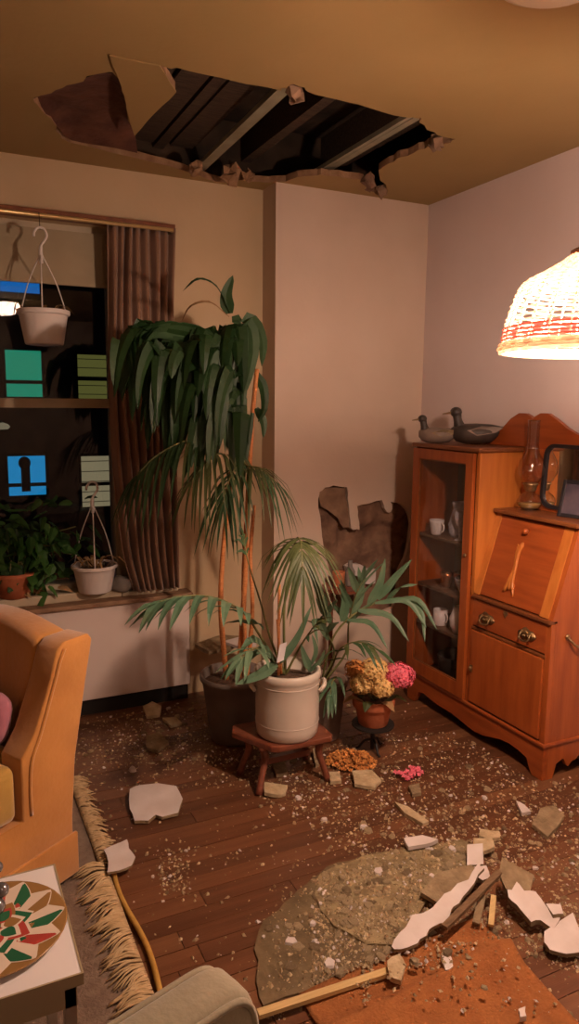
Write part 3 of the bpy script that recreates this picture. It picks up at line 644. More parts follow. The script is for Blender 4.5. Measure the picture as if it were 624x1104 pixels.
# ducks on the bookcase
def duck(c, rz, s, body, head, label, sleeping=False):
    t = thing('duck_decoy', label, 'decoy', c, rz); L = lambda p: loc2w(t, V(p)*s)
    m = MB(); secs = [(-.15, .010, .085, .006), (-.12, .030, .07, .02), (-.07, .058, .055, .045), (0, .068, .052, .052), (.06, .060, .052, .050), (.10, .040, .056, .042), (.125, .012, .06, .02)]
    n = 16; vs = []
    for (x, wy, zc, hz_) in secs:
        vs += [L((x, wy*cos(2*pi*j/n), max(.0, zc+hz_*sin(2*pi*j/n)))) for j in range(n)]
    fs = []
    for i in range(len(secs)-1): fs += [(i*n+j, i*n+(j+1) % n, (i+1)*n+(j+1) % n, (i+1)*n+j) for j in range(n)]
    fs += [tuple(range(n)), tuple(range((len(secs)-1)*n, len(secs)*n))]
    m.add(vs, fs).build('body', body, t, smooth=True)
    h = MB(); h.tube([L(p) for p in spline([(.085, 0, .085), (.095, 0, .12), (.10, 0, .15)], 6)], [.03*s, .026*s, .022*s, .021*s, .022*s, .022*s], 10)
    h.ball(L((.105, 0, .158)), (.03*s, .03*s, .026*s), 12, 8); h.build('head', head, t, smooth=True)
    b = MB(); vs = [L(p) for p in ((.128, .014, .162), (.128, -.014, .162), (.128, .014, .148), (.128, -.014, .148), (.172, .014, .150), (.172, -.014, .150), (.172, .014, .145), (.172, -.014, .145))]
    b.add(vs, [(0, 1, 5, 4), (2, 6, 7, 3), (0, 4, 6, 2), (1, 3, 7, 5), (4, 5, 7, 6), (0, 2, 3, 1)]).build('bill', 'duckb', t, bevel=.002)
    for sg in (-1, 1):
        wv = [L((x, sg*(w_+.003), z)) for x, w_, z in ((.05, .055, .07), (-.02, .068, .075), (-.09, .05, .085), (-.13, .028, .09), (-.09, .052, .06), (0, .067, .05))]
        q = MB().poly([[(0, 0)]*0 or [(i, 0) for i in range(0)]] if 0 else [[(.05, .07), (-.02, .092), (-.09, .09), (-.13, .088), (-.09, .062), (0, .045)]], lambda p: L((p[0], sg*.055, p[1])), lambda p: L((p[0], sg*.071*(1-.35*abs(p[0])/.13), p[1])))
        q.build('wing', 'duckg' if body == 'duckd' else 'plasterg', t, bevel=.002)
    for sg in (-1, 1): MB().ball(L((.118, sg*.024, .165)), .0045*s, 6, 5).build('eye', 'iron', t, smooth=True)
CTZ = CT+.022
duck((2.245, 2.955, CTZ), radians(150), .76, 'duckg', 'duckd', 'small brown duck decoy on the cabinet top nearest the wall corner')
duck((2.385, 2.835, CTZ), radians(142), .98, 'duckd', 'duckd', 'large dark duck decoy behind the smaller one on the cabinet top')
# oil lamp and photo frame on the desk shelf
oc = V((2.40, 2.472, DT+.018)); ol = thing('oil_lamp', 'clear glass oil lamp with tall chimney on the desk shelf', 'oil lamp', oc)
MB().lathe([(.05, 0), (.052, .006), (.045, .012), (.055, .03), (.056, .045), (.045, .065), (.022, .082), (.02, .09)], oc, 28, caps=False).build('font', 'glass', ol, smooth=True)
MB().lathe([(.043, .012), (.05, .03), (.05, .034), (.005, .035)], oc, 24).build('oil', 'oil', ol, smooth=True)
MB().lathe([(.022, .088), (.028, .095), (.028, .112), (.034, .116), (.034, .122), (.02, .126)], oc, 24).build('burner', 'brass', ol, smooth=True)
MB().lathe([(.03, .122), (.04, .135), (.057, .165), (.06, .19), (.052, .225), (.032, .26), (.026, .30), (.026, .40)], oc, 28, caps=False).build('chimney', 'glass', ol, smooth=True)
MB().lathe([(.0275, .398), (.0275, .404), (.025, .404), (.025, .398)], oc, 24, caps=False).build('chimney_lip', 'glass', ol, smooth=True)
pc_ = V((2.395, 2.225, DT+.018)); pf = thing('photo_frame', 'small dark picture frame leaning by the mirror', 'picture frame', pc_, radians(0))
tm = Matrix.Translation(pc_) @ Matrix.Rotation(radians(12), 4, 'Z') @ Matrix.Rotation(radians(14), 4, 'Y')
fm = MB()
for a, b in (((-.004, -.065, 0), (.01, -.05, .16)), ((-.004, .05, 0), (.01, .065, .16)), ((-.004, -.05, 0), (.01, .05, .016)), ((-.004, -.05, .144), (.01, .05, .16))): fm.box(a, b, 0, tm)
fm.build('frame', 'black', pf, bevel=.002); MB().box((.001, -.05, .016), (.006, .05, .144), 0, tm).build('picture', 'photo', pf)
MB().bar(tm @ V((.012, 0, .12)), pc_+V((.055, 0, .002)), .02, .004).build('strut', 'black', pf)

# ================================================================== GOLD ARMCHAIR
dch = V((-.84, -.545, 0)); rzc = math.atan2(dch.y, dch.x)
rear = V((.335, 2.275, 0)); lf = V((.545, -.84, 0))
oc = rear + dch*.36 - lf*.36
ac = thing('armchair', 'golden orange velvet armchair at the left edge', 'armchair', oc, rzc)
Lc = lambda p: loc2w(ac, p)
side = [(-.355, .05), (-.355, .22), (-.375, .42), (-.425, .64), (-.462, .79), (-.445, .812), (-.345, .81), (-.318, .79), (-.288, .705), (-.258, .637), (-.222, .56), (-.19, .52), (-.168, .495), (-.165, .30), (.375, .30), (.385, .29), (.385, .05)]
for s in (1, -1):
    MB().poly([side], lambda p: Lc((p[0], s*.27, p[1])), lambda p: Lc((p[0], s*.365, p[1]))).build('arm', 'velvet', ac, bevel=.028, seg=4, smooth=True)
bk = MB(); n = 10; vs = []
for th in (0, 1):
    for j in range(8):
        t = j/7
        for i in range(n):
            yy = -.275+.55*i/(n-1); z = .25+.555*t+.045*sin(pi*i/(n-1))*t
            x = -.36-.098*t if th == 0 else -.24-.10*t+.03*(1-cos(2*pi*(i/(n-1)-.5)))*0 - .02*abs(i/(n-1)*2-1)**2*-1
            vs.append(Lc((x, yy, z)))
Nn = n*8; fs = []
for th in (0, 1):
    for j in range(7):
        for i in range(n-1): fs.append(tuple(th*Nn+k for k in (j*n+i, j*n+i+1, (j+1)*n+i+1, (j+1)*n+i)))
for i in range(n-1): fs += [(i, i+1, Nn+i+1, Nn+i), (7*n+i, Nn+7*n+i, Nn+7*n+i+1, 7*n+i+1)]
for j in range(7): fs += [(j*n, (j+1)*n, Nn+(j+1)*n, Nn+j*n), (j*n+n-1, Nn+j*n+n-1, Nn+(j+1)*n+n-1, (j+1)*n+n-1)]
bk.add(vs, fs).build('backrest', 'velvet', ac, smooth=True, bevel=.03, seg=4)
def lbox(a, b, name, m, t, bev=.02, seg=4, **k):
    mt = Matrix.Translation(FR[t.name][0]) @ Matrix.Rotation(FR[t.name][1], 4, 'Z'); return MB().box(a, b, 0, mt).build(name, m, t, bevel=bev, seg=seg, smooth=True, **k)
TC = [(-.235, -.262), (-.155, -.262), (-.155, -.362), (.41, -.362), (.41, .362), (-.155, .362), (-.155, .262), (-.235, .262)]
MB().poly([TC], lambda p: Lc((p[0], p[1], .308)), lambda p: Lc((p[0], p[1], .485))).build('seat_cushion', 'velvet2', ac, smooth=True, bevel=.03, seg=4, label='olive gold seat cushion')
lbox((-.34, -.265, .06), (.375, .265, .305), 'seat_base', 'velvet', ac, .01)
lbox((-.365, -.372, .03), (.39, -.362, .17), 'skirt', 'velvet', ac, .004); lbox((-.365, .362, .03), (.39, .375, .17), 'skirt', 'velvet', ac, .004)
for x in (-.32, .35):
    for yy in (-.33, .33): lbox((x-.02, yy-.02, .009), (x+.02, yy+.02, .06), 'leg', 'oakd', ac, .003)
# inner seam welt
MB().tube(spline([Lc((x, .366, z)) for x, z in ((-.345, .79), (-.325, .755), (-.295, .68), (-.262, .60), (-.235, .54), (-.205, .48), (-.195, .40), (-.195, .31))], 30), .006, 6).build('welt', 'velvet', ac, smooth=True)
# pillow
pv = Lc((-.185, .12, .478)); pt = Matrix.Translation(pv) @ Matrix.Rotation(rzc, 4, 'Z') @ Matrix.Rotation(radians(-16), 4, 'Y')
vs, fs = ball((0, 0, 0), V((1, 1, 1)), 20, 12); pm = MB()
def sq(v, e): return math.copysign(abs(v)**e, v)
pm.add([pt @ V((sq(p.x, .9)*.045, sq(p.y, .55)*.13, sq(p.z, .55)*.085+.092)) for p in vs], fs).build('pillow', 'mauve', smooth=True, label='mauve pillow leaning in the gold armchair', cat='pillow')

# ------------------------------------------------------------------ white side table
tb = thing('side_table', 'white topped low side table with metal edge in the lower left', 'table', (-.06, 1.50, 0))
TX0, TX1, TY0, TY1, TZ = -.32, .202, 1.315, 1.69, .45
MB().box((TX0+.004, TY0+.004, TZ-.02), (TX1-.004, TY1-.004, TZ)).build('table_top', 'tabletop', tb)
e = MB()
for a, b in (((TX0, TY0, TZ-.024), (TX1, TY0+.004, TZ+.001)), ((TX0, TY1-.004, TZ-.024), (TX1, TY1, TZ+.001)), ((TX0, TY0+.004, TZ-.024), (TX0+.004, TY1-.004, TZ+.001)), ((TX1-.004, TY0+.004, TZ-.024), (TX1, TY1-.004, TZ+.001))): e.box(a, b)
e.build('edge_band', 'tableedge', tb)
a = MB(); i_ = .012
for p, q in (((TX0+i_, TY0+i_, TZ-.075), (TX1-i_, TY0+i_+.012, TZ-.024)), ((TX0+i_, TY1-i_-.012, TZ-.075), (TX1-i_, TY1-i_, TZ-.024)), ((TX1-i_-.012, TY0+i_+.012, TZ-.075), (TX1-i_, TY1-i_-.012, TZ-.024)), ((TX0+i_, TY0+i_+.012, TZ-.075), (TX0+i_+.012, TY1-i_-.012, TZ-.024))): a.box(p, q)
a.build('apron', 'tableedge', tb)
for x in (TX0+.012, TX1-.037):
    for yy in (TY0+.012, TY1-.037): MB().box((x, yy, .009), (x+.025, yy+.025, TZ-.024)).build('leg', 'steel', tb, bevel=.002)
# plate with petal pattern
def petal_mat():
    m = bpy.data.materials.new('painted_petal_plate'); m.use_nodes = True; nt = m.node_tree; N = nt.nodes.new; Lk = nt.links.new; b = nt.nodes['Principled BSDF']; b.inputs['Roughness'].default_value = .25
    tc = N('ShaderNodeTexCoord'); mp = N('ShaderNodeMapping'); mp.inputs['Scale'].default_value = (20, 20, 0); Lk(tc.outputs['Object'], mp.inputs[0])
    vo_ = N('ShaderNodeTexVoronoi'); vo_.feature = 'F1'; vo_.inputs['Scale'].default_value = 1.0; vo_.inputs['Randomness'].default_value = .55; Lk(mp.outputs[0], vo_.inputs['Vector'])
    r1 = N('ShaderNodeValToRGB'); r1.color_ramp.interpolation = 'CONSTANT'; es = r1.color_ramp.elements
    es[0].position = 0; es[0].color = (.62, .52, .40, 1); es[1].position = .14; es[1].color = (.26, .14, .05, 1)
    for p_, c_ in ((.26, (.66, .56, .44, 1)), (.34, (.02, .12, .06, 1)), (.47, (.66, .57, .46, 1)), (.56, (.36, .19, .06, 1)), (.66, (.40, .07, .05, 1)), (.76, (.62, .54, .42, 1))):
        e_ = es.new(p_); e_.color = c_
    Lk(vo_.outputs['Distance'], r1.inputs[0]); Lk(r1.outputs[0], b.inputs['Base Color']); return m
plc = onz(-8, 1008, TZ); plc.z = TZ+.001
PM = [mat('glaze_'+n_, c_, .25) for n_, c_ in (('cream', (.70, .58, .46)), ('green', (.025, .12, .055)), ('brown', (.28, .15, .05)), ('red', (.42, .06, .045)), ('dark', (.05, .035, .03)))]
plate = thing('petal_plate', 'round plate with swirling green, red and brown petal pattern', 'plate', plc)
PR = .150
MB().lathe([(PR*.6, 0), (PR*.62, .004), (PR*.985, .012), (PR, .016), (PR*.975, .0165), (PR*.6, .009), (.002, .008)], plc, 40).build('plate_body', PM[2], plate, smooth=True)
def petal(cx, cy, ang, L, W, z, m, name='petal'):
    pts = []
    for i in range(15): s = i/14; pts.append((L*s, W*sin(pi*s**.75)))
    for i in range(13, 0, -1): s = i/14; pts.append((L*s, -W*.55*sin(pi*s**.75)))
    def f(p, dz):
        q = Matrix.Rotation(ang+p[0]*3.2, 2) @ V(p) + V((cx, cy)); r_ = min(q.length, PR*.97)
        q = q.normalized()*r_ if q.length > 0 else q
        return plc+V((q.x, q.y, .009+max(0, r_-PR*.6)/(PR*.375)*.0075+dz))
    MB().poly([pts], lambda p: f(p, z), lambda p: f(p, z+.0004)).build(name, m, plate)
for ringi, (r0, nP, L, W) in enumerate(((.004, 8, .085, .046), (.05, 12, .10, .052))):
    zb = .0004+.0024*(1-ringi)
    for k in range(nP):
        a = 2*pi*k/nP+ringi*.3; cx, cy = r0*cos(a), r0*sin(a); cs = [(1, 0, 2), (2, 3, 1), (1, 0, 3), (3, 0, 1)][(k+ringi) % 4]; dz = .00012*(k % 3)
        for q_, (sc2, ci) in enumerate(((1, 0), (.86, cs[0]), (.60, cs[1]), (.42, cs[2]))):
            petal(cx+.006*q_*cos(a), cy+.006*q_*sin(a), a, L*sc2, W*sc2, zb+dz+.0005*q_, PM[ci])
p = onz(3, 985, TZ+.012)
gl = MB()
for k, (dx, dy, z, r_) in enumerate(((0, 0, .02, .019), (.012, .008, .05, .016), (-.008, .012, .075, .015), (.006, .018, .098, .013), (-.02, -.006, .03, .016), (-.03, .01, .055, .016))): gl.ball((p.x+dx-.012, p.y+dy, TZ+.0125+z), r_, 14, 9)
gl.build('glass_ornament', mat('smoky_glass', (.25, .24, .24), .08, metal=.7), smooth=True, label='shiny dark glass bead ornament standing on the petal plate', cat='ornament')

# ------------------------------------------------------------------ upholstered chair in the foreground
fa, fb = V((.392, .908, 0)), V((.10, .815, 0)); fd = (fb-fa).normalized(); fn = V((fd.y, -fd.x, 0))
if fn.y > 0: fn = -fn
rzf = math.atan2(fn.y, fn.x); fc = (fa+fb)/2+fn*.25
uc = thing('upholstered_chair', 'beige grey upholstered chair back poking into the bottom edge', 'chair', (fc.x, fc.y, 0), rzf)
mt = Matrix.Translation((fc.x, fc.y, 0)) @ Matrix.Rotation(rzf, 4, 'Z')
hw = (fb-fa).length/2; CHZ = .535
vs, fs = ball((0, 0, 0), V((1, 1, 1)), 28, 16)
bkm = MB().add([mt @ V((-.28+sq(q.x, .35)*.05, sq(q.y, .28)*hw, CHZ+sq(q.z, .5)*.165)) for q in vs], fs)
bko = bkm.build('backrest', 'grey', uc, smooth=True)
n = 60; wl = []
for i in range(n): a = 2*pi*i/n; wl.append(mt @ V((-.238, sq(cos(a), .28)*hw*.93, CHZ+sq(sin(a), .5)*.155)))
MB().tube(wl, .006, 6, True).build('piping', 'grey', bko, smooth=True)
wl = [p+(mt.to_3x3() @ V((-.084, 0, 0))) for p in wl]; MB().tube(wl, .006, 6, True).build('piping', 'grey', bko, smooth=True)
MB().box((-.24, -hw, .36), (.20, hw, .46), 0, mt).build('seat', 'grey', uc, bevel=.03, seg=4, smooth=True)
for x in (-.27, .17):
    for yy in (-hw+.03, hw-.03): MB().box((x-.016, yy-.016, 0), (x+.016, yy+.016, .42 if x < 0 else .36), 0, mt).build('leg', 'oakd', uc, bevel=.003)

# ================================================================== RUGS
def rug_fringe():
    rg = thing('fringed_rug', 'grey brown rug with cream fringe under the gold armchair', 'rug', (-.3, 2.0, 0))
    m = MB(); x1 = .405
    nx_, ny_ = 16, 40; vs = []
    for j in range(ny_+1):
        for i in range(nx_+1):
            y_ = .9+(2.93-.9)*j/ny_; xe = x1+.010*sin(y_*5)+(.012 if y_ > 2.3 else 0); x = -1.2+(xe+1.2)*i/nx_
            vs.append(V((x, y_, .008+.0015*sin(x*9+y_*7))))
    q = [(j*(nx_+1)+i, j*(nx_+1)+i+1, (j+1)*(nx_+1)+i+1, (j+1)*(nx_+1)+i) for j in range(ny_) for i in range(nx_)]
    o = m.add(vs, q).build('rug_field', 'rug', rg, smooth=True, fix=False); s = o.modifiers.new('s', 'SOLIDIFY'); s.thickness = .007; s.offset = -1
    MB().tube(spline([V((.455-.01*sin(k*.9), 2.27-.08*k, .009)) for k in range(17)], 60), .009, 6).build('edge_binding', 'rugedge', rg, smooth=True, label='mustard turned-up edge of the rug')
    f = MB(); rr = random.Random(2)
    for k in range(420):
        y_ = 2.92-k*.0047+rr.uniform(-.003, .003)
        if y_ < .95: break
        if y_ > 2.30:
            b = V((.415, y_, .012)); L = rr.uniform(.05, .085); d = V((1, rr.uniform(-.8, .3), 0)).normalized()
            pts = spline([b, b+d*L*.5+V((0, 0, .006)), b+d*L+V((0, rr.uniform(-.02, .02), -.008))], 6)
        else:
            b = V((.435, y_, .015)); L = rr.uniform(.075, .125); grp = sin(y_*42)*.35; d = V((-1, grp-.35+rr.uniform(-.15, .15), 0)).normalized()
            pts = spline([b, b+d*L*.5+V((0, 0, .012+rr.uniform(0, .006))), b+d*L+V((0, rr.uniform(-.01, .01), -.001))], 6)
        f.tube(pts, [.0022, .0034, .0034, .003, .0026, .0016], 5)
    f.build('fringe', 'fringe', rg, smooth=True, kind='stuff', label='cream knotted fringe')
rug_fringe()
def rust_rug():
    nx_, ny_ = 46, 34; vs = []
    for j in range(ny_+1):
        for i in range(nx_+1):
            s, t = i/nx_, j/ny_; x = .78+(1.385-.78)*s; y_ = .55+(1.56-.55)*t
            if t > .9: y_ -= .03*(1-s)*(t-.9)*10
            x += .012*sin(t*9)*(s > .9)
            z = .012+.034*math.exp(-((y_-1.36-.05*s)/.03)**2)+.006*noise.noise(V((x*6, y_*6, 0)))+.012*math.exp(-((x-.93)/.03)**2)*max(0, 1.45-y_)
            vs.append(V((x, y_, max(.008, z))))
    m = MB().add(vs, [(j*(nx_+1)+i, j*(nx_+1)+i+1, (j+1)*(nx_+1)+i+1, (j+1)*(nx_+1)+i) for j in range(ny_) for i in range(nx_)])
    o = m.build('rust_rug', 'rust', smooth=True, fix=False, label='rumpled rust brown rug in the lower right foreground', cat='rug'); s = o.modifiers.new('s', 'SOLIDIFY'); s.thickness = .007; s.offset = -1
rust_rug()

# ================================================================== POTS, BENCH, PLANTS
# bench
bt = .205; bn = thing('bench', 'low red brown wooden bench under the stoneware crock', 'bench', (1.22, 2.58, 0))
top = [(1.035, 2.665), (1.13, 2.478), (1.16, 2.462), (1.39, 2.458), (1.405, 2.475), (1.41, 2.70), (1.395, 2.715), (1.06, 2.72)]
MB().poly([top], lambda p: V((p[0], p[1], bt-.028)), lambda p: V((p[0], p[1], bt))).build('bench_top', 'bench', bn, bevel=.006)
for (x, y_, dx, dy) in ((1.115, 2.53, -.03, -.035), (1.37, 2.50, .02, -.02), (1.375, 2.67, .02, .02), (1.10, 2.67, -.02, .02)):
    MB().tube(spline([(x, y_, bt-.02), (x-dx*.6, y_-dy*.4, bt*.6), (x+dx*.3, y_+dy*.3, bt*.28), (x+dx, y_+dy, .0)], 10), [.019, .018, .017, .016, .015, .014, .014, .014, .015, .016], 8).build('leg', 'bench', bn, smooth=True)
MB().box((1.13, 2.585, .07), (1.36, 2.605, .095)).build('stretcher', 'bench', bn)
# crock
cc = V((1.245, 2.575, bt)); ck = thing('stoneware_crock', 'cream stoneware crock with a palm, set on the bench', 'crock', cc)
MB().lathe([(.118, 0), (.126, .008), (.130, .04), (.131, .14), (.130, .235), (.134, .243), (.138, .255), (.136, .272), (.128, .278), (.119, .272), (.118, .20), (.01, .19)], cc, 44).build('crock_body', 'crock', ck, smooth=True)
for z in (.222, .06): MB().lathe([(.1305, z-.002), (.1325, z), (.1305, z+.002)], cc, 44, caps=False).build('throwing_ring', 'crock', ck, smooth=True)
for a0 in (-25, 155):
    a = radians(a0); rdir = V((cos(a), sin(a), 0)); sd = V((-sin(a), cos(a), 0))
    MB().tube(spline([cc+rdir*.130+sd*.04+V((0, 0, .19)), cc+rdir*.148+sd*.032+V((0, 0, .212)), cc+rdir*.152+V((0, 0, .218)), cc+rdir*.148-sd*.032+V((0, 0, .212)), cc+rdir*.130-sd*.04+V((0, 0, .19))], 16), .009, 8).build('handle', 'crock', ck, smooth=True)
MB().lathe([(.118, .225), (.06, .235), (.01, .24)], cc, 20).build('soil', 'soil', ck)
# dark tub
bc = V((1.185, 3.02, 0)); bk_ = thing('grey_tub', 'dark grey plastic tub holding the tall canes', 'plant pot', bc)
MB().lathe([(.105, 0), (.11, .01), (.148, .285), (.158, .29), (.158, .312), (.148, .312), (.140, .26), (.01, .25)], bc, 36).build('tub', 'bucket', bk_, smooth=True)
MB().lathe([(.14, .272), (.07, .285), (.01, .29)], bc, 18).build('soil', 'soil', bk_)
# brown slabs fallen on the rim
def slab(name, px, z, th, m, label, cat='plaster piece', tilt=(0, 0), seed=1, group=None, amp=.004, mats=None, n=2):
    pts = [onz(*q, z) for q in px]; c = sum(pts, V())/len(pts)
    L = [tuple(q) for q in jag([(p.x, p.y) for p in pts], amp, n, seed)]
    zf = lambda p: (p[0]-c.x)*tilt[0]+(p[1]-c.y)*tilt[1]
    zm = min(zf(p) for p in L)
    return MB().poly([L], lambda p: V((p[0], p[1], z+zf(p)-zm)), lambda p: V((p[0], p[1], z+th+zf(p)-zm)), 0, 1 if mats else None).build(name, mats or m, label=label, cat=cat, group=group)
slab('plaster_slab', [(210, 698), (238, 688), (262, 690), (248, 702), (225, 706)], .3125, .02, 'plasterg', 'brown plaster slab fallen across the rim of the dark tub', seed=3)
slab('plaster_slab', [(240, 694), (262, 688), (278, 690), (276, 697), (258, 700)], .334, .014, 'plaster', 'white plaster slab lying on the brown slab above the tub', seed=4)
# second dark pot behind the crock
b2 = V((1.555, 2.86, 0)); pot2 = thing('clay_planter', 'grey brown planter half hidden behind the crock', 'plant pot', b2)
MB().lathe([(.085, 0), (.09, .01), (.118, .25), (.125, .255), (.125, .28), (.115, .28), (.108, .24), (.01, .23)], b2, 30).build('planter_body', mat('brown_grey_clay', (.17, .115, .085), .7, (.22, .15, .11), 9), pot2, smooth=True)
MB().lathe([(.108, .245), (.05, .255), (.01, .26)], b2, 16).build('soil', 'soil', pot2)

def frond(t, pts, n, LL, wd, m, droop=.5, spread=.9, upv=(0, 0, 1), lift=.0, start=.25, seed=0, r0=.006, sidev=None, both=True, nseg=6):
    """pinnate frond: part 'frond' (rachis) with child 'leaflet' objects"""
    rr = random.Random(seed); R_ = spline(pts, 40); ra = MB().tube(R_[::2], [r0*(1-.75*i/20) for i in range(20)], 6).build('frond', 'stem', t, smooth=True)
    for k in range(n):
        s = start+(1-start)*(k+.5)/n; i = min(int(s*39), 38); p = R_[i]; tg_ = (R_[i+1]-R_[max(0, i-1)]).normalized()
        sd = V(sidev).normalized() if sidev else tg_.cross(V(upv)).normalized()
        q = (s-start)/(1-start); L = LL*(.55+.45*sin(pi*min(1, q*.9+.12)))*rr.uniform(.88, 1.1)
        for sg in ((-1, 1) if both else (1,)):
            an = spread*(1-.62*q)+rr.uniform(-.08, .08); up_ = sd.cross(tg_)
            if up_.z < 0: up_ = -up_
            d = (tg_*cos(an)+sd*sg*sin(an)+up_*(lift+rr.uniform(-.06, .06))).normalized()
            pp = []
            for j in range(nseg+1):
                u = j/nseg; pp.append(p+d*L*u*(1-.12*droop*u)+V((0, 0, -droop*L*u*u*rr.uniform(.9, 1.05))))
            sdl = tg_ - d*tg_.dot(d); sdl = sdl if sdl.length > .05 else up_
            leaf(pp, wd*rr.uniform(.85, 1.1), sdl, lambda s_: min(1, .35+3.2*s_)*(1-s_)**.55*1.1, .2).build('leaflet', m if rr.random() > .25 else ('leafp2' if m == 'leafp' else m), ra)
    # terminal leaflet
    p = R_[-1]; d = (R_[-1]-R_[-3]).normalized(); pp = [p+d*LL*.6*u+V((0, 0, -droop*.4*LL*u*u)) for u in (0, .25, .5, .75, 1)]
    leaf(pp, wd, d.cross(V((0, 0, 1))), lambda s_: min(1, .35+3.2*s_)*(1-s_)**.55*1.1).build('leaflet', m, ra)
    return ra

# palm in the crock
pk = thing('potted_palm', 'feathery palm growing out of the stoneware crock', 'palm', cc+V((0, 0, .24)))
base = cc+V((.0, .02, .235))
Y3 = lambda u, v, y_: ony(u, v, y_)
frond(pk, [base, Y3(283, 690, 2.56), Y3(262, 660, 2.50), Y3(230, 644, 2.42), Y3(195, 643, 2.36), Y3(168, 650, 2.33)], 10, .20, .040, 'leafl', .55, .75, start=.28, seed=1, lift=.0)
frond(pk, [base, Y3(306, 660, 2.62), Y3(313, 610, 2.60), Y3(318, 585, 2.53), Y3(322, 580, 2.44), Y3(325, 592, 2.36), Y3(326, 620, 2.31)], 17, .24, .017, 'leafp2', .75, 1.05, start=.42, seed=2)
frond(pk, [base, Y3(292, 690, 2.60), Y3(281, 650, 2.64), Y3(268, 608, 2.68), Y3(262, 578, 2.70)], 3, .12, .016, 'leafp', .6, .7, start=.80, seed=3)
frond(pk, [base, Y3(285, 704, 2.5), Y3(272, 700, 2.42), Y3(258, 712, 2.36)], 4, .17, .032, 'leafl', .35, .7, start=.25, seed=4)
frond(pk, [base, Y3(322, 700, 2.55), Y3(335, 680, 2.5), Y3(345, 668, 2.46)], 3, .16, .030, 'leafp', .5, .6, start=.4, seed=5)
for (u0, v0, u1, v1) in ((300, 728, 301, 630), (303, 726, 299, 668)):
    a_, b_ = Y3(u0, v0, 2.56), Y3(u1, v1, 2.56); MB().tube([a_, b_], .006, 8).build('stake', 'cane', pk, smooth=True)
a_ = Y3(304, 701, 2.52); tgm = Matrix.Translation(a_) @ Matrix.Rotation(.45, 4, 'Z') @ Matrix.Rotation(.2, 4, 'X')
MB().box((-.022, -.001, -.05), (.022, .001, .03), 0, tgm).build('plant_tag', 'china', pk, label='white plant tag')

def gleaf(t, pts, y0, y1, wd, m, side=(1, .4, 0)):
    n = len(pts)-1; q = spline([ony(u, v, y0+(y1-y0)*i/n) for i, (u, v) in enumerate(pts)], 9)
    leaf(q, wd, side, lambda s_: min(1, .35+3.2*s_)*(1-s_)**.55*1.15, .2).build('leaf', m, t)
for P_, ya, yb, w_, sd in (([(298, 716), (278, 728), (254, 738)], 2.54, 2.40, .050, (.2, .6, 1)), ([(294, 716), (276, 690), (262, 700), (250, 728)], 2.54, 2.38, .042, (.5, 1, .3)), ([(296, 714), (286, 700), (272, 708), (262, 726)], 2.54, 2.40, .042, (.5, 1, .3)),
                           ([(299, 716), (320, 688), (336, 652)], 2.56, 2.50, .034, (.9, -.44, -.4)), ([(334, 722), (328, 708), (324, 694)], 2.56, 2.52, .036, (1, .2, 0)), ([(336, 716), (340, 700), (336, 684)], 2.58, 2.54, .032, (1, .3, 0)), ([(333, 724), (345, 712), (350, 700)], 2.56, 2.5, .03, (1, .3, -.8))):
    gleaf(pk, P_, ya, yb, w_, 'leafl', sd)
# palm in the planter on the right
pr_ = thing('palm_seedling', 'young palm with broad bluish leaflets beside the cabinet', 'palm', b2+V((0, 0, .25)))
base = b2+V((0, 0, .25))
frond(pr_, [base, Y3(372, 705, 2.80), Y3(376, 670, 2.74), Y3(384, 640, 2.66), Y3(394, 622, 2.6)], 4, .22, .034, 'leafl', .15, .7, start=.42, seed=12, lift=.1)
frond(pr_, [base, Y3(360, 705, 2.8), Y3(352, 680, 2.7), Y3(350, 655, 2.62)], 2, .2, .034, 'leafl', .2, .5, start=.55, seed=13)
frond(pr_, [base, Y3(358, 718, 2.74), Y3(366, 700, 2.6), Y3(385, 692, 2.5), Y3(405, 700, 2.42)], 6, .17, .026, 'leafp', .5, .8, start=.3, seed=14)
frond(pr_, [base, Y3(362, 730, 2.7), Y3(358, 735, 2.62), Y3(356, 750, 2.56)], 3, .14, .026, 'leafl', .6, .5, start=.3, seed=15)

for P_, ya, yb, w_ in (([(369, 670), (372, 648), (367, 624)], 2.72, 2.68, .044), ([(380, 662), (389, 636), (386, 611)], 2.72, 2.66, .044), ([(397, 652), (409, 630), (415, 602)], 2.70, 2.64, .044), ([(407, 646), (426, 622), (444, 603)], 2.68, 2.60, .042), ([(417, 646), (431, 633), (450, 630)], 2.66, 2.56, .03),
                       ([(404, 650), (438, 648), (460, 677)], 2.68, 2.50, .03), ([(424, 646), (451, 647), (471, 679)], 2.66, 2.48, .03), ([(431, 646), (453, 657), (458, 692)], 2.64, 2.48, .03), ([(386, 658), (420, 664), (441, 692)], 2.70, 2.50, .032), ([(374, 668), (400, 672), (418, 700)], 2.70, 2.5, .03), ([(356, 672), (350, 655), (344, 640)], 2.72, 2.68, .034), ([(354, 690), (345, 672), (338, 668), (343, 695)], 2.70, 2.58, .034)):
    gleaf(pr_, P_, ya, yb, w_, 'leafl', (.9, -.44, .4))
MB().tube(spline([base, Y3(358, 690, 2.76), Y3(378, 665, 2.72), Y3(405, 650, 2.69), Y3(432, 645, 2.64)], 20), .005, 6).build('frond_stem', 'stem', pr_, smooth=True)
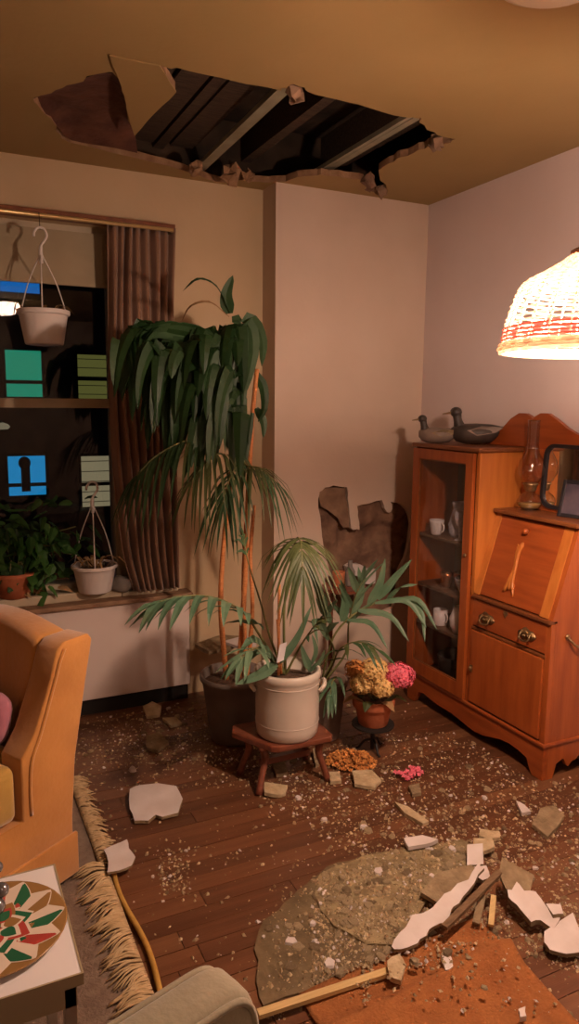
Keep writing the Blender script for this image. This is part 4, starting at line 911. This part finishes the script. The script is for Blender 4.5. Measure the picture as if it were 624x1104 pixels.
# tall canes: dracaena + drooping fronds in the dark tub
tp = thing('cane_plant', 'tall cane plant with heavy drooping dark green leaves by the window', 'plant', bc+V((0, 0, .28)))
YC = 3.02
for pts, r0, r1 in (([(244, 726), (238, 660), (240, 600), (246, 540), (252, 470), (250, 400), (248, 352)], .013, .009), ([(258, 728), (262, 660), (265, 600), (268, 520), (272, 450), (277, 398)], .014, .010), ([(266, 726), (264, 690), (262, 640), (264, 580), (268, 540)], .010, .008), ([(270, 726), (272, 660), (270, 600), (274, 545)], .011, .008)):
    q = [ony(u, v, YC+.02*math.sin(i*2+r0*900)) for i, (u, v) in enumerate(pts)]
    q[0] = bc+V(((q[0].x-bc.x)*.8, 0, .27)); R_ = spline(q, 30); MB().tube(R_, [r0+(r1-r0)*i/29+.001*(i % 3 == 0) for i in range(30)], 8).build('cane', 'cane', tp, smooth=True)
lshape = lambda s: min(1, .45+2.2*s)*(1-s)**.5*1.15
def pxleaf(pts, wd, y_, dy=0, m='leafd', side=(1, 0, 0)):
    q = spline([ony(u, v, y_+dy*i/(len(pts)-1)) for i, (u, v) in enumerate(pts)], 10); d = (q[-1]-q[0]); s = V((0, 1, 0)).cross(d) if side is None else V(side)
    leaf(q, wd, s, lshape, .22).build('leaf', m, tp)
pxleaf([(247, 338), (234, 310), (214, 301), (197, 314)], .034, YC, -.12, 'leafp', (.2, 1, .5)); pxleaf([(247, 338), (244, 318), (251, 297)], .062, YC, -.05, 'leafp', (.9, -.4, 0)); pxleaf([(247, 342), (226, 326), (206, 330), (196, 346)], .026, YC, -.08, 'dry', (.2, 1, .5))
pxleaf([(250, 345), (272, 346), (283, 368), (282, 395)], .062, YC-.02, -.10, 'leafp', (.9, -.4, 0)); pxleaf([(252, 350), (268, 350), (273, 375), (268, 404), (262, 428)], .065, YC-.04, -.08, 'leafp', (.9, -.4, 0)); pxleaf([(249, 352), (262, 380), (263, 410), (262, 450)], .05, YC-.03, -.06, 'leafp', (.9, -.4, 0))
pxleaf([(276, 402), (284, 418), (285, 440), (278, 455)], .045, YC, -.06, 'leafd', (.9, -.4, 0)); pxleaf([(276, 440), (284, 455), (284, 472)], .04, YC, -.03, 'leafp', (.9, -.4, 0)); pxleaf([(272, 445), (268, 470), (264, 500), (262, 525)], .03, YC, -.05, 'leafp', (.9, -.4, 0))
rr = random.Random(21)
def topv(u): return 350+20*math.exp(-((u-209)/14)**2)+max(0, (150-u)*.55)+rr.random()**2*18
for k in range(135):      # heavy hanging foliage
    while 1:
        u, v = rr.uniform(119, 264), 518-126*rr.random()**1.25
        if v < 450+(u-119)*.9: break
    du = rr.uniform(2, 40); u0 = min(u+du, 256+rr.uniform(-6, 6)); v0 = max(topv(u0)+rr.uniform(0, 8), v-rr.uniform(45, 92))
    y1 = YC+rr.uniform(-.22, .10); y0 = y1*.6+YC*.4
    b, e_ = ony(u0, v0, y0), ony(u, v, y1); h = e_-b
    q = spline([b, b+V((h.x*.45, h.y*.45, .006+.05*abs(h.x))), b+V((h.x*.85, h.y*.85, h.z*.42)), e_], 10)
    leaf(q, rr.uniform(.055, .09), V((.9, -.44, 0))+V((rr.uniform(-.7, .3), rr.uniform(-.5, .9), rr.uniform(-.2, .2))), lshape, .22).build('leaf', 'leafd' if rr.random() < .75 else 'leafp', tp)
for k in range(9):       # top edge blades reaching left
    u1, v1 = 118+rr.uniform(0, 40), 372+rr.uniform(0, 70)
    pxleaf([(238-10*k % 30, 368), (195+rr.uniform(-20, 15), 350+rr.uniform(0, 10)), (140+rr.uniform(-8, 20), 355+rr.uniform(0, 14)), (u1, v1)], .055, YC-.05, -.12, 'leafd' if k % 2 else 'leafp', (.1, -.6, .8))
st = ony(252, 470, YC)
frond(tp, [st, Y3(228, 474, 2.96), Y3(198, 476, 2.90), Y3(168, 492, 2.86), Y3(145, 515, 2.84)], 17, .24, .022, 'leafp', .95, .8, start=.2, seed=31)
frond(tp, [st, Y3(264, 500, 2.95), Y3(280, 505, 2.86), Y3(300, 522, 2.80)], 11, .24, .018, 'leafp', .95, .9, start=.15, seed=32)
frond(tp, [ony(247, 520, YC), Y3(240, 490, 2.93), Y3(222, 500, 2.86), Y3(205, 520, 2.82)], 10, .22, .017, 'leafp2', 1.0, .9, start=.3, seed=33)
frond(tp, [ony(262, 540, YC), Y3(256, 505, 2.93), Y3(246, 520, 2.84), Y3(240, 545, 2.8)], 8, .2, .016, 'leafp', 1.0, .9, start=.3, seed=34)

# terracotta pot on an iron stand
sc_ = V((1.70, 2.63, 0)); sd_ = thing('iron_stand', 'small black iron pedestal stand under the terracotta pot', 'stand', sc_)
MB().lathe([(.088, .122), (.095, .124), (.095, .131), (.085, .131)], sc_, 28).build('plate', 'iron', sd_, smooth=False)
MB().tube([sc_+V((0, 0, .01)), sc_+V((0, 0, .124))], .010, 10).build('post', 'iron', sd_, smooth=True)
for k in range(3):
    a = 2*pi*k/3+.4; d = V((cos(a), sin(a), 0)); MB().tube(spline([sc_+V((0, 0, .055)), sc_+d*.035+V((0, 0, .045)), sc_+d*.06+V((0, 0, .01)), sc_+d*.075+V((0, 0, .006))], 10), .006, 6).build('foot', 'iron', sd_, smooth=True)
tz = .131; fp = thing('flower_pot', 'terracotta pot of pink and tan hydrangeas on the iron stand', 'flower pot', sc_+V((0, 0, tz)))
tcz = sc_+V((0, 0, tz))
MB().lathe([(.062, 0), (.066, .004), (.083, .085), (.094, .087), (.098, .125), (.09, .126), (.085, .1), (.01, .095)], tcz, 32).build('pot', 'clay', fp, smooth=True, bevel=.001)
MB().lathe([(.086, .102), (.01, .108)], tcz, 16).build('soil', 'soil', fp)
def floret(m, c, nrm, r, rr_, mi=0):
    nrm = V(nrm).normalized(); u = nrm.orthogonal().normalized(); w_ = nrm.cross(u); a0 = rr_.uniform(0, pi)
    for k in range(4):
        a = a0+k*pi/2; d = u*cos(a)+w_*sin(a); s = nrm.cross(d)
        m.add([c, c+d*r*.55+s*r*.42+nrm*r*.15, c+d*r*1.0+nrm*r*.1*rr_.uniform(-1, 2), c+d*r*.55-s*r*.42+nrm*r*.15], [(0, 1, 2, 3)], mi)
def bloom(par, c, r, m, n, seed, name='bloom', fr=.013, lab=None):
    rr_ = random.Random(seed); mb = MB()
    for k in range(n):
        z = 1-2*(k+.5)/n; a = k*2.399963; d = V((math.sqrt(1-z*z)*cos(a), math.sqrt(1-z*z)*sin(a), z))
        floret(mb, c+V((d.x*r, d.y*r, d.z*r*.8))*rr_.uniform(.85, 1.08), d+V([rr_.uniform(-.3, .3) for _ in range(3)]), fr*rr_.uniform(.8, 1.25), rr_)
    mb.ball(c, (r*.8, r*.8, r*.62), 10, 7); return mb.build(name, m, par, fix=False, label=lab)
for (u, v, y_, r_, m_, n_) in ((430, 728, 2.53, .066, 'pink', 150), (404, 724, 2.60, .07, 'cream', 150), (390, 738, 2.55, .05, 'cream', 90), (412, 742, 2.52, .048, 'cream', 80), (384, 722, 2.63, .05, 'orange', 70)):
    c_ = Y3(u, v, y_); bloom(fp, c_, r_, m_, n_, int(u)); MB().tube(spline([tcz+V((0, 0, .1)), tcz.lerp(c_, .5)+V((0, 0, .05)), c_], 8), .004, 6).build('stem', 'stem', fp, smooth=True)
for k in range(7):
    a = 2*pi*k/7+.3; d = V((cos(a), sin(a), 0)); b = tcz+d*.05+V((0, 0, .11)); leaf(spline([b, b+d*.05+V((0, 0, .03)), b+d*.10+V((0, 0, .0))], 7), .05, (-sin(a), cos(a), 0)).build('leaf', 'dry' if k % 2 else 'leafp2', fp)
# fallen blooms on the floor
rr_ = random.Random(8); mb = MB()
for k in range(300):
    a = rr_.uniform(0, 2*pi); q = rr_.random()**.5; c0 = onz(378, 824); px_ = V((.11*q*cos(a), .075*q*sin(a), 0)); px_.rotate(Matrix.Rotation(-.5, 3, 'Z'))
    floret(mb, c0+px_+V((0, 0, .012+.06*(1-q*q)*rr_.random())), (rr_.uniform(-.7, .7), rr_.uniform(-1, .2), 1), .011, rr_)
for p in mb.v: p.z = max(p.z, .0008)
mb.build('dried_flower_head', 'orange', fix=False, label='dried orange flower head fallen on the floor beside the bench', cat='flower')
mb = MB(); c0 = onz(442, 837)
for k in range(60): floret(mb, c0+V((rr_.uniform(-.055, .055), rr_.uniform(-.03, .03), rr_.uniform(.006, .025))), (rr_.uniform(-.7, .7), rr_.uniform(-1, .2), 1), .011, rr_)
for p in mb.v: p.z = max(p.z, .0008)
mb.build('fallen_petals', 'pink', fix=False, label='small pink hydrangea cluster fallen on the floor in front of the cabinet', cat='flower')
# little things by the hole: cup and bottle hidden among the leaves
p = Y3(361, 640, 3.30)
MB().tube([(p.x, 3.34, 0), (p.x, 3.34, .58)], .012, 8).lathe([(.11, .56), (.12, .565), (.12, .58), (.11, .58)], (p.x+.06, 3.31, 0), 24).lathe([(.09, 0), (.09, .012), (.02, .02)], (p.x, 3.34, 0), 20).build('plant_stand', 'bench', label='round topped wooden stand behind the palms under the wall hole', cat='stand')
item('coral_cup', [(.02, 0), (.028, .01), (.034, .07), (.036, .085), (.03, .085), (.005, .02)], p.x+.02, 3.30, .58, mat('coral_glaze', (.45, .15, .07), .4), 'small orange patterned cup on the stand below the wall hole', 'cup')
item('grey_bottle', [(.024, 0), (.027, .01), (.027, .08), (.012, .11), (.012, .14), (.008, .14)], p.x+.09, 3.30, .58, 'grass_stone', 'small grey bottle on the stand below the wall hole', 'bottle')

# ================================================================== RUBBLE
# wet sheet and slab
slab('wet_felt', [(284, 994), (306, 975), (330, 955), (352, 936), (391, 924), (430, 918), (445, 935), (440, 1000), (436, 1030), (400, 1046), (350, 1062), (284, 1086), (276, 1060), (274, 1025)], .0005, .006, 'wet2', 'dark soaked felt sheet stuck to the floor behind the rust rug', 'debris', seed=7, n=3, amp=.008)
slab('wet_slab', [(341, 950), (362, 935), (391, 924), (449, 915), (498, 906), (524, 916), (512, 936), (470, 958), (444, 1000), (430, 1022), (395, 1020), (360, 1000), (343, 975)],   .0066, .006, 'wet', 'large olive grey slab of wet plaster crusted with crumbs', seed=8, n=3, amp=.010)
# pale lath along the rug
p, q = onz(278, 1092, .03), onz(432, 1042, .03)
MB().bar(V((p.x, p.y, .026)), V((q.x, q.y, .026)), .022, .012).build('wood_lath', 'lath', label='pale wooden lath lying along the edge of the rust rug', cat='lath')
# large pieces
PW = ['plaster', 'plasterg']
slab('plaster_piece', [(140, 856), (150, 852), (170, 850), (190, 853), (197, 866), (192, 880), (175, 884), (168, 882), (160, 888), (145, 888), (140, 876)], .004, .012, None, 'large flat white plaster piece alone on the bare boards', seed=1, mats=PW, tilt=(.02, .04), amp=.003)
slab('plaster_piece', [(112, 921), (124, 914), (137, 907), (139, 917), (146, 926), (142, 936), (128, 943), (116, 946), (117, 934)], .022, .008, None, 'white plaster scrap lying on the rug fringe', seed=2, mats=PW, tilt=(-.10, .0), amp=.003)
slab('plaster_slab', [(453, 968), (472, 948), (507, 939), (520, 946), (506, 964), (472, 978)], .02, .014, 'plasterg', 'grey brown plaster slab behind the long white piece', seed=12, tilt=(.0, .10))
slab('plaster_piece', [(422, 1024), (436, 1008), (444, 996), (466, 990), (478, 978), (504, 966), (514, 952), (521, 956), (504, 976), (488, 990), (480, 1004), (462, 1010), (450, 1022), (432, 1027)], .024, .010, None, 'long white plaster piece tapering to a point over the rust rug', seed=13, mats=PW, tilt=(.10, .12), amp=.009, n=3)
p, q = onz(479, 1000, .06), onz(538, 941, .09); MB().bar(p, q, .020, .012).build('wood_lath', 'lathd', label='dark wooden lath leaning along the long white plaster piece', cat='lath')
p, q = onz(513, 996, .03), onz(520, 965, .06); MB().bar(p, q, .022, .010).build('wood_lath', 'plasterg', label='short grey lath pointing at the rust rug corner', cat='lath')
p, q = onz(529, 998, .03), onz(532, 966, .06); MB().bar(p, q, .016, .010).build('wood_lath', 'lath', label='short tan lath right of the grey one', cat='lath')
slab('plaster_piece', [(503, 918), (520, 916), (521, 935), (503, 937)], .02, .012, None, 'square white plaster piece above the grey brown slab', seed=14, mats=PW, tilt=(0, .15), amp=.002)
slab('plaster_piece', [(500, 938), (524, 936), (528, 948), (520, 952), (506, 944)], .03, .010, None, 'thin white plaster sliver just below the square piece', seed=15, mats=PW, amp=.002)
slab('plaster_piece', [(540, 942), (575, 952), (570, 968), (545, 966), (538, 955)], .05, .012, 'plasterg', 'brown backed plaster wedge right of the leaning lath', seed=16, tilt=(.0, .35))
slab('plaster_piece', [(541, 962), (552, 966), (564, 976), (576, 976), (588, 988), (605, 994), (596, 1007), (582, 1000), (572, 1002), (556, 988), (547, 982)], .02, .016, None, 'stepped white plaster strip with brown spots near the right edge', seed=17, mats=PW, tilt=(.05, .25), amp=.003)
slab('plaster_piece', [(588, 978), (604, 979), (607, 989), (596, 990)], .045, .012, None, 'small white chip on the upper end of the stepped strip', seed=19, mats=PW, amp=.002)
slab('plaster_piece', [(586, 1013), (617, 991), (624, 1008), (630, 1030), (610, 1034), (592, 1031), (586, 1024)], .012, .012, None, 'broad white plaster sheet at the right edge', seed=18, mats=PW, tilt=(-.05, .12), amp=.002)
for (px_, z, m_, lab) in (([(517, 898), (538, 900), (539, 906), (524, 909), (516, 905)], 0, 'plasterb', 'flat beige chip above the wet slab, upper of two'), ([(510, 908), (530, 908), (533, 917), (520, 922), (510, 916)], .02, 'plasterb', 'flat beige chip above the wet slab, lower of two'),
    ([(573, 893), (582, 877), (598, 874), (608, 884), (600, 896), (590, 906)], 0, 'plasterg', 'olive torn scrap on the floor in front of the cabinet foot'), ([(556, 868), (565, 872), (572, 878), (562, 881)], 0, 'plaster', 'small bright chip in front of the cabinet foot'),
    ([(285, 849), (310, 850), (308, 858), (300, 861), (285, 860)], 0, 'plasterb', 'beige plaster block in front of the bench leg'), ([(291, 824), (306, 820), (310, 836), (298, 840)], 0, 'plasterg', 'grey plaster block under the bench'),
    ([(379, 838), (400, 836), (411, 845), (404, 852), (382, 850)], 0, 'plasterb', 'flat beige plate in front of the dried flower head'), ([(355, 836), (366, 835), (368, 845), (356, 847)], 0, 'plasterb', 'cream chip left of the flat beige plate'), ([(337, 814), (345, 812), (348, 825), (340, 828)], 0, 'plasterg', 'narrow greenish chip under the bench end'),
    ([(435, 908), (455, 905), (472, 909), (458, 914), (440, 917)], .02, 'plaster', 'pale forked scrap on the far edge of the wet slab'), ([(425, 868), (440, 874), (462, 890), (456, 892), (436, 880)], 0, 'plasterb', 'long beige sliver beyond the wet slab'),
    ([(154, 765), (164, 761), (174, 766), (172, 774), (158, 775)], 0, 'plasterb', 'beige lump against the radiator panel'), ([(175, 778), (190, 776), (196, 782), (184, 786)], 0, 'plasterb', 'flat chip near the radiator panel right of the lump'), ([(158, 800), (172, 795), (182, 804), (170, 812), (158, 810)], 0, 'plasterg', 'grey brown lump in the rubble left of the tub'),
    ([(440, 852), (452, 848), (454, 858), (444, 860)], 0, 'plasterg', 'small grey chip below the pink petals'), ([(417, 1042), (430, 1035), (437, 1046), (432, 1062), (420, 1058)], .03, 'plasterb', 'yellowish chunk on the rust rug edge'), ([(476, 1036), (484, 1032), (488, 1047), (480, 1051)], .03, 'plaster', 'white chip on the rust rug beside the crumbs'), ([(558, 1094), (566, 1090), (567, 1101), (560, 1103)], .03, 'plaster', 'white chip low on the rust rug near the bottom edge')):
    slab('plaster_chip', px_, z, .014, m_, lab, seed=len(lab), tilt=(random.uniform(-.1, .1), random.uniform(0, .15)), amp=.003)

# ---- scattered fragments and crumbs
def dens(u, v):
    if v < 748: return 0
    d = .10
    if u < 265 and v < 850: d = max(d, 1.45 if v < 825 else .5)
    if u > 262 and v > 790 and v < 935:
        e_ = (v-862)-(u-285)*.62      # bare patch lies left/below this line
        if e_ < 0: d = max(d, 1.0)
        else: d = .16
    if u > 390 and v > 840: d = max(d, .85)
    if u > 540 and v > 930: d = max(d, .6)
    if 290 < u < 520 and v > 915:
        edge = 950-(u-340)*.28
        if v > edge and v < 1075-(u-290)*.24: d = max(d, 1.5 if u > 335 else .35)
    if u > 400 and v > 1000+abs(u-506)*.45: d = .10
    if 440 < u < 510 and 1020 < v < 1055: d = .5
    if u < 290 and v > 940: d = .05
    if 170 < u < 205 and 915 < v < 965: d = .9
    return d
def pointin(p, poly):
    c = False; n = len(poly)
    for i in range(n):
        a, b = poly[i], poly[i-1]
        if (a[1] > p[1]) != (b[1] > p[1]) and p[0] < (b[0]-a[0])*(p[1]-a[1])/(b[1]-a[1])+a[0]: c = not c
    return c
WETS = [(q.x, q.y) for q in (onz(*s) for s in [(341, 950), (362, 935), (391, 924), (449, 915), (498, 906), (524, 916), (512, 936), (470, 958), (444, 1000), (430, 1022), (395, 1020), (360, 1000), (343, 975)])]
WETF = [(q.x, q.y) for q in (onz(*s) for s in [(284, 994), (352, 936), (430, 918), (440, 1000), (436, 1030), (350, 1062), (284, 1086), (274, 1025)])]
def ground(p):
    if p.x > 2.17 and p.y > 2.08: return None
    if (p-bc).length < .125 or (p-b2).length < .10 or (p.xy-sc_.xy).length < .08: return None
    if p.y > 3.50 or p.x > XR-.03 or p.x < .40 and p.y < 2.95: return None
    if p.x > 1.55 and p.y > 3.41: return None
    if .85 < p.x < 1.385 and p.y < 1.54: return .045 if 1.30 < p.y < 1.46 else .02
    if pointin(p, WETS): return .0125
    if pointin(p, WETF): return .0065
    return 0
rr = random.Random(33)
def sample():
    while 1:
        u, v = rr.uniform(60, 640), rr.uniform(748, 1100)
        if rr.random()*1.5 < dens(u, v):
            p = onz(u, v); z = ground(p)
            if z is None: continue
            return p, z
cr_ = MB()
for k in range(14000):
    p, z = sample(); r_ = rr.choice((.0014, .0018, .0022, .0028, .0036, .005, .0075)) * rr.uniform(.8, 1.2)
    a = rr.uniform(0, pi); u_ = V((cos(a), sin(a), 0))*r_*rr.uniform(.8, 1.5); v_ = V((-sin(a), cos(a), 0))*r_*rr.uniform(.6, 1.1); h = r_*rr.uniform(.5, 1.1)
    c_ = V((p.x, p.y, z))
    cr_.add([c_+u_, c_+v_, c_-u_*.9, c_-v_*.8, c_+u_*rr.uniform(-.3, .3)+V((0, 0, h)), c_+u_*.4+v_*.4+V((0, 0, h*.8))], [(0, 1, 5), (1, 2, 4), (2, 3, 4), (3, 0, 4), (0, 5, 4), (1, 4, 5)], rr.choice((1, 2, 1, 2, 2, 1, 2, 1, 2, 0)))
cr_.build('plaster_crumbs', ['plaster', 'plasterb', 'plasterg'], kind='stuff', fix=False, label='fine plaster crumbs strewn over the floor', cat='rubble')
fm_ = []
for k in range(9):
    n = rr.choice((5, 6, 7)); pl = [(cos(2*pi*i/n)*rr.uniform(.6, 1.1), sin(2*pi*i/n)*rr.uniform(.5, .9)) for i in range(n)]; hh = rr.uniform(.25, .5)
    tx, ty = rr.uniform(.0, .25), rr.uniform(-.2, .2)
    o = MB().poly([pl], lambda p: V((p[0], p[1], 0)), lambda p: V((p[0]*.85, p[1]*.85, hh+tx*p[0]+ty*p[1]))).build('plaster_fragment', ('plasterb', 'plasterb', 'plasterg', 'plasterb', 'plaster')[k % 5], origin=(0, 0, 0), label='thumb-sized plaster fragment among the rubble on the floor', cat='plaster piece', group='small plaster fragments scattered over the floor')
    fm_.append(o)
used = [0]*9
def zone(p, z):
    if z > .015 and p.y < 1.54: return 'lying on the rust rug', 'fragments on the rust rug'
    if z > .005: return 'stuck on the wet plaster slab', 'fragments on the wet slab'
    if p.y > 2.95: return 'in the rubble along the radiator panel', 'fragments along the radiator panel'
    if p.x < 1.0 and p.y > 2.3: return 'on the boards between the armchair and the bench', 'fragments left of the bench'
    if p.x < 1.0: return 'on the bare boards in the foreground', 'fragments on the bare boards'
    if p.x > 1.75 and p.y > 1.9: return 'on the floor right in front of the cabinet', 'fragments in front of the cabinet'
    if p.y < 1.95: return 'on the floor around the fallen laths', 'fragments around the laths'
    return 'on the floor between the bench and the wet slab', 'fragments between bench and wet slab'
for k in range(299):
    i = k % 9; o = fm_[i]
    if used[i]: o = o.copy(); COL.objects.link(o)
    used[i] = 1; p, z = sample(); s = rr.choice((.008, .010, .012, .015, .02))*rr.uniform(.85, 1.2)
    if k >= 215:      # lumps on the wet slab
        while 1:
            p = onz(rr.uniform(300, 500), rr.uniform(915, 1060)); z = ground(p)
            if z in (.0125, .0065) and (z == .0125 or rr.random() < .5): break
        s = rr.choice((.010, .014, .018, .024))
    o.location = (p.x, p.y, z); o.scale = (s, s, s if k < 215 else s*.6); o.rotation_euler = (0, 0, rr.uniform(0, 6.28))
    zl, zg = zone(p, z); col_ = ('beige', 'beige', 'grey brown', 'beige', 'white')[i % 5]; size = 'tiny' if s < .0105 else ('small' if s < .015 else 'larger')
    o['label'] = '%s %s plaster fragment %s' % (size, col_, zl); o['group'] = size+' '+col_+' '+zg
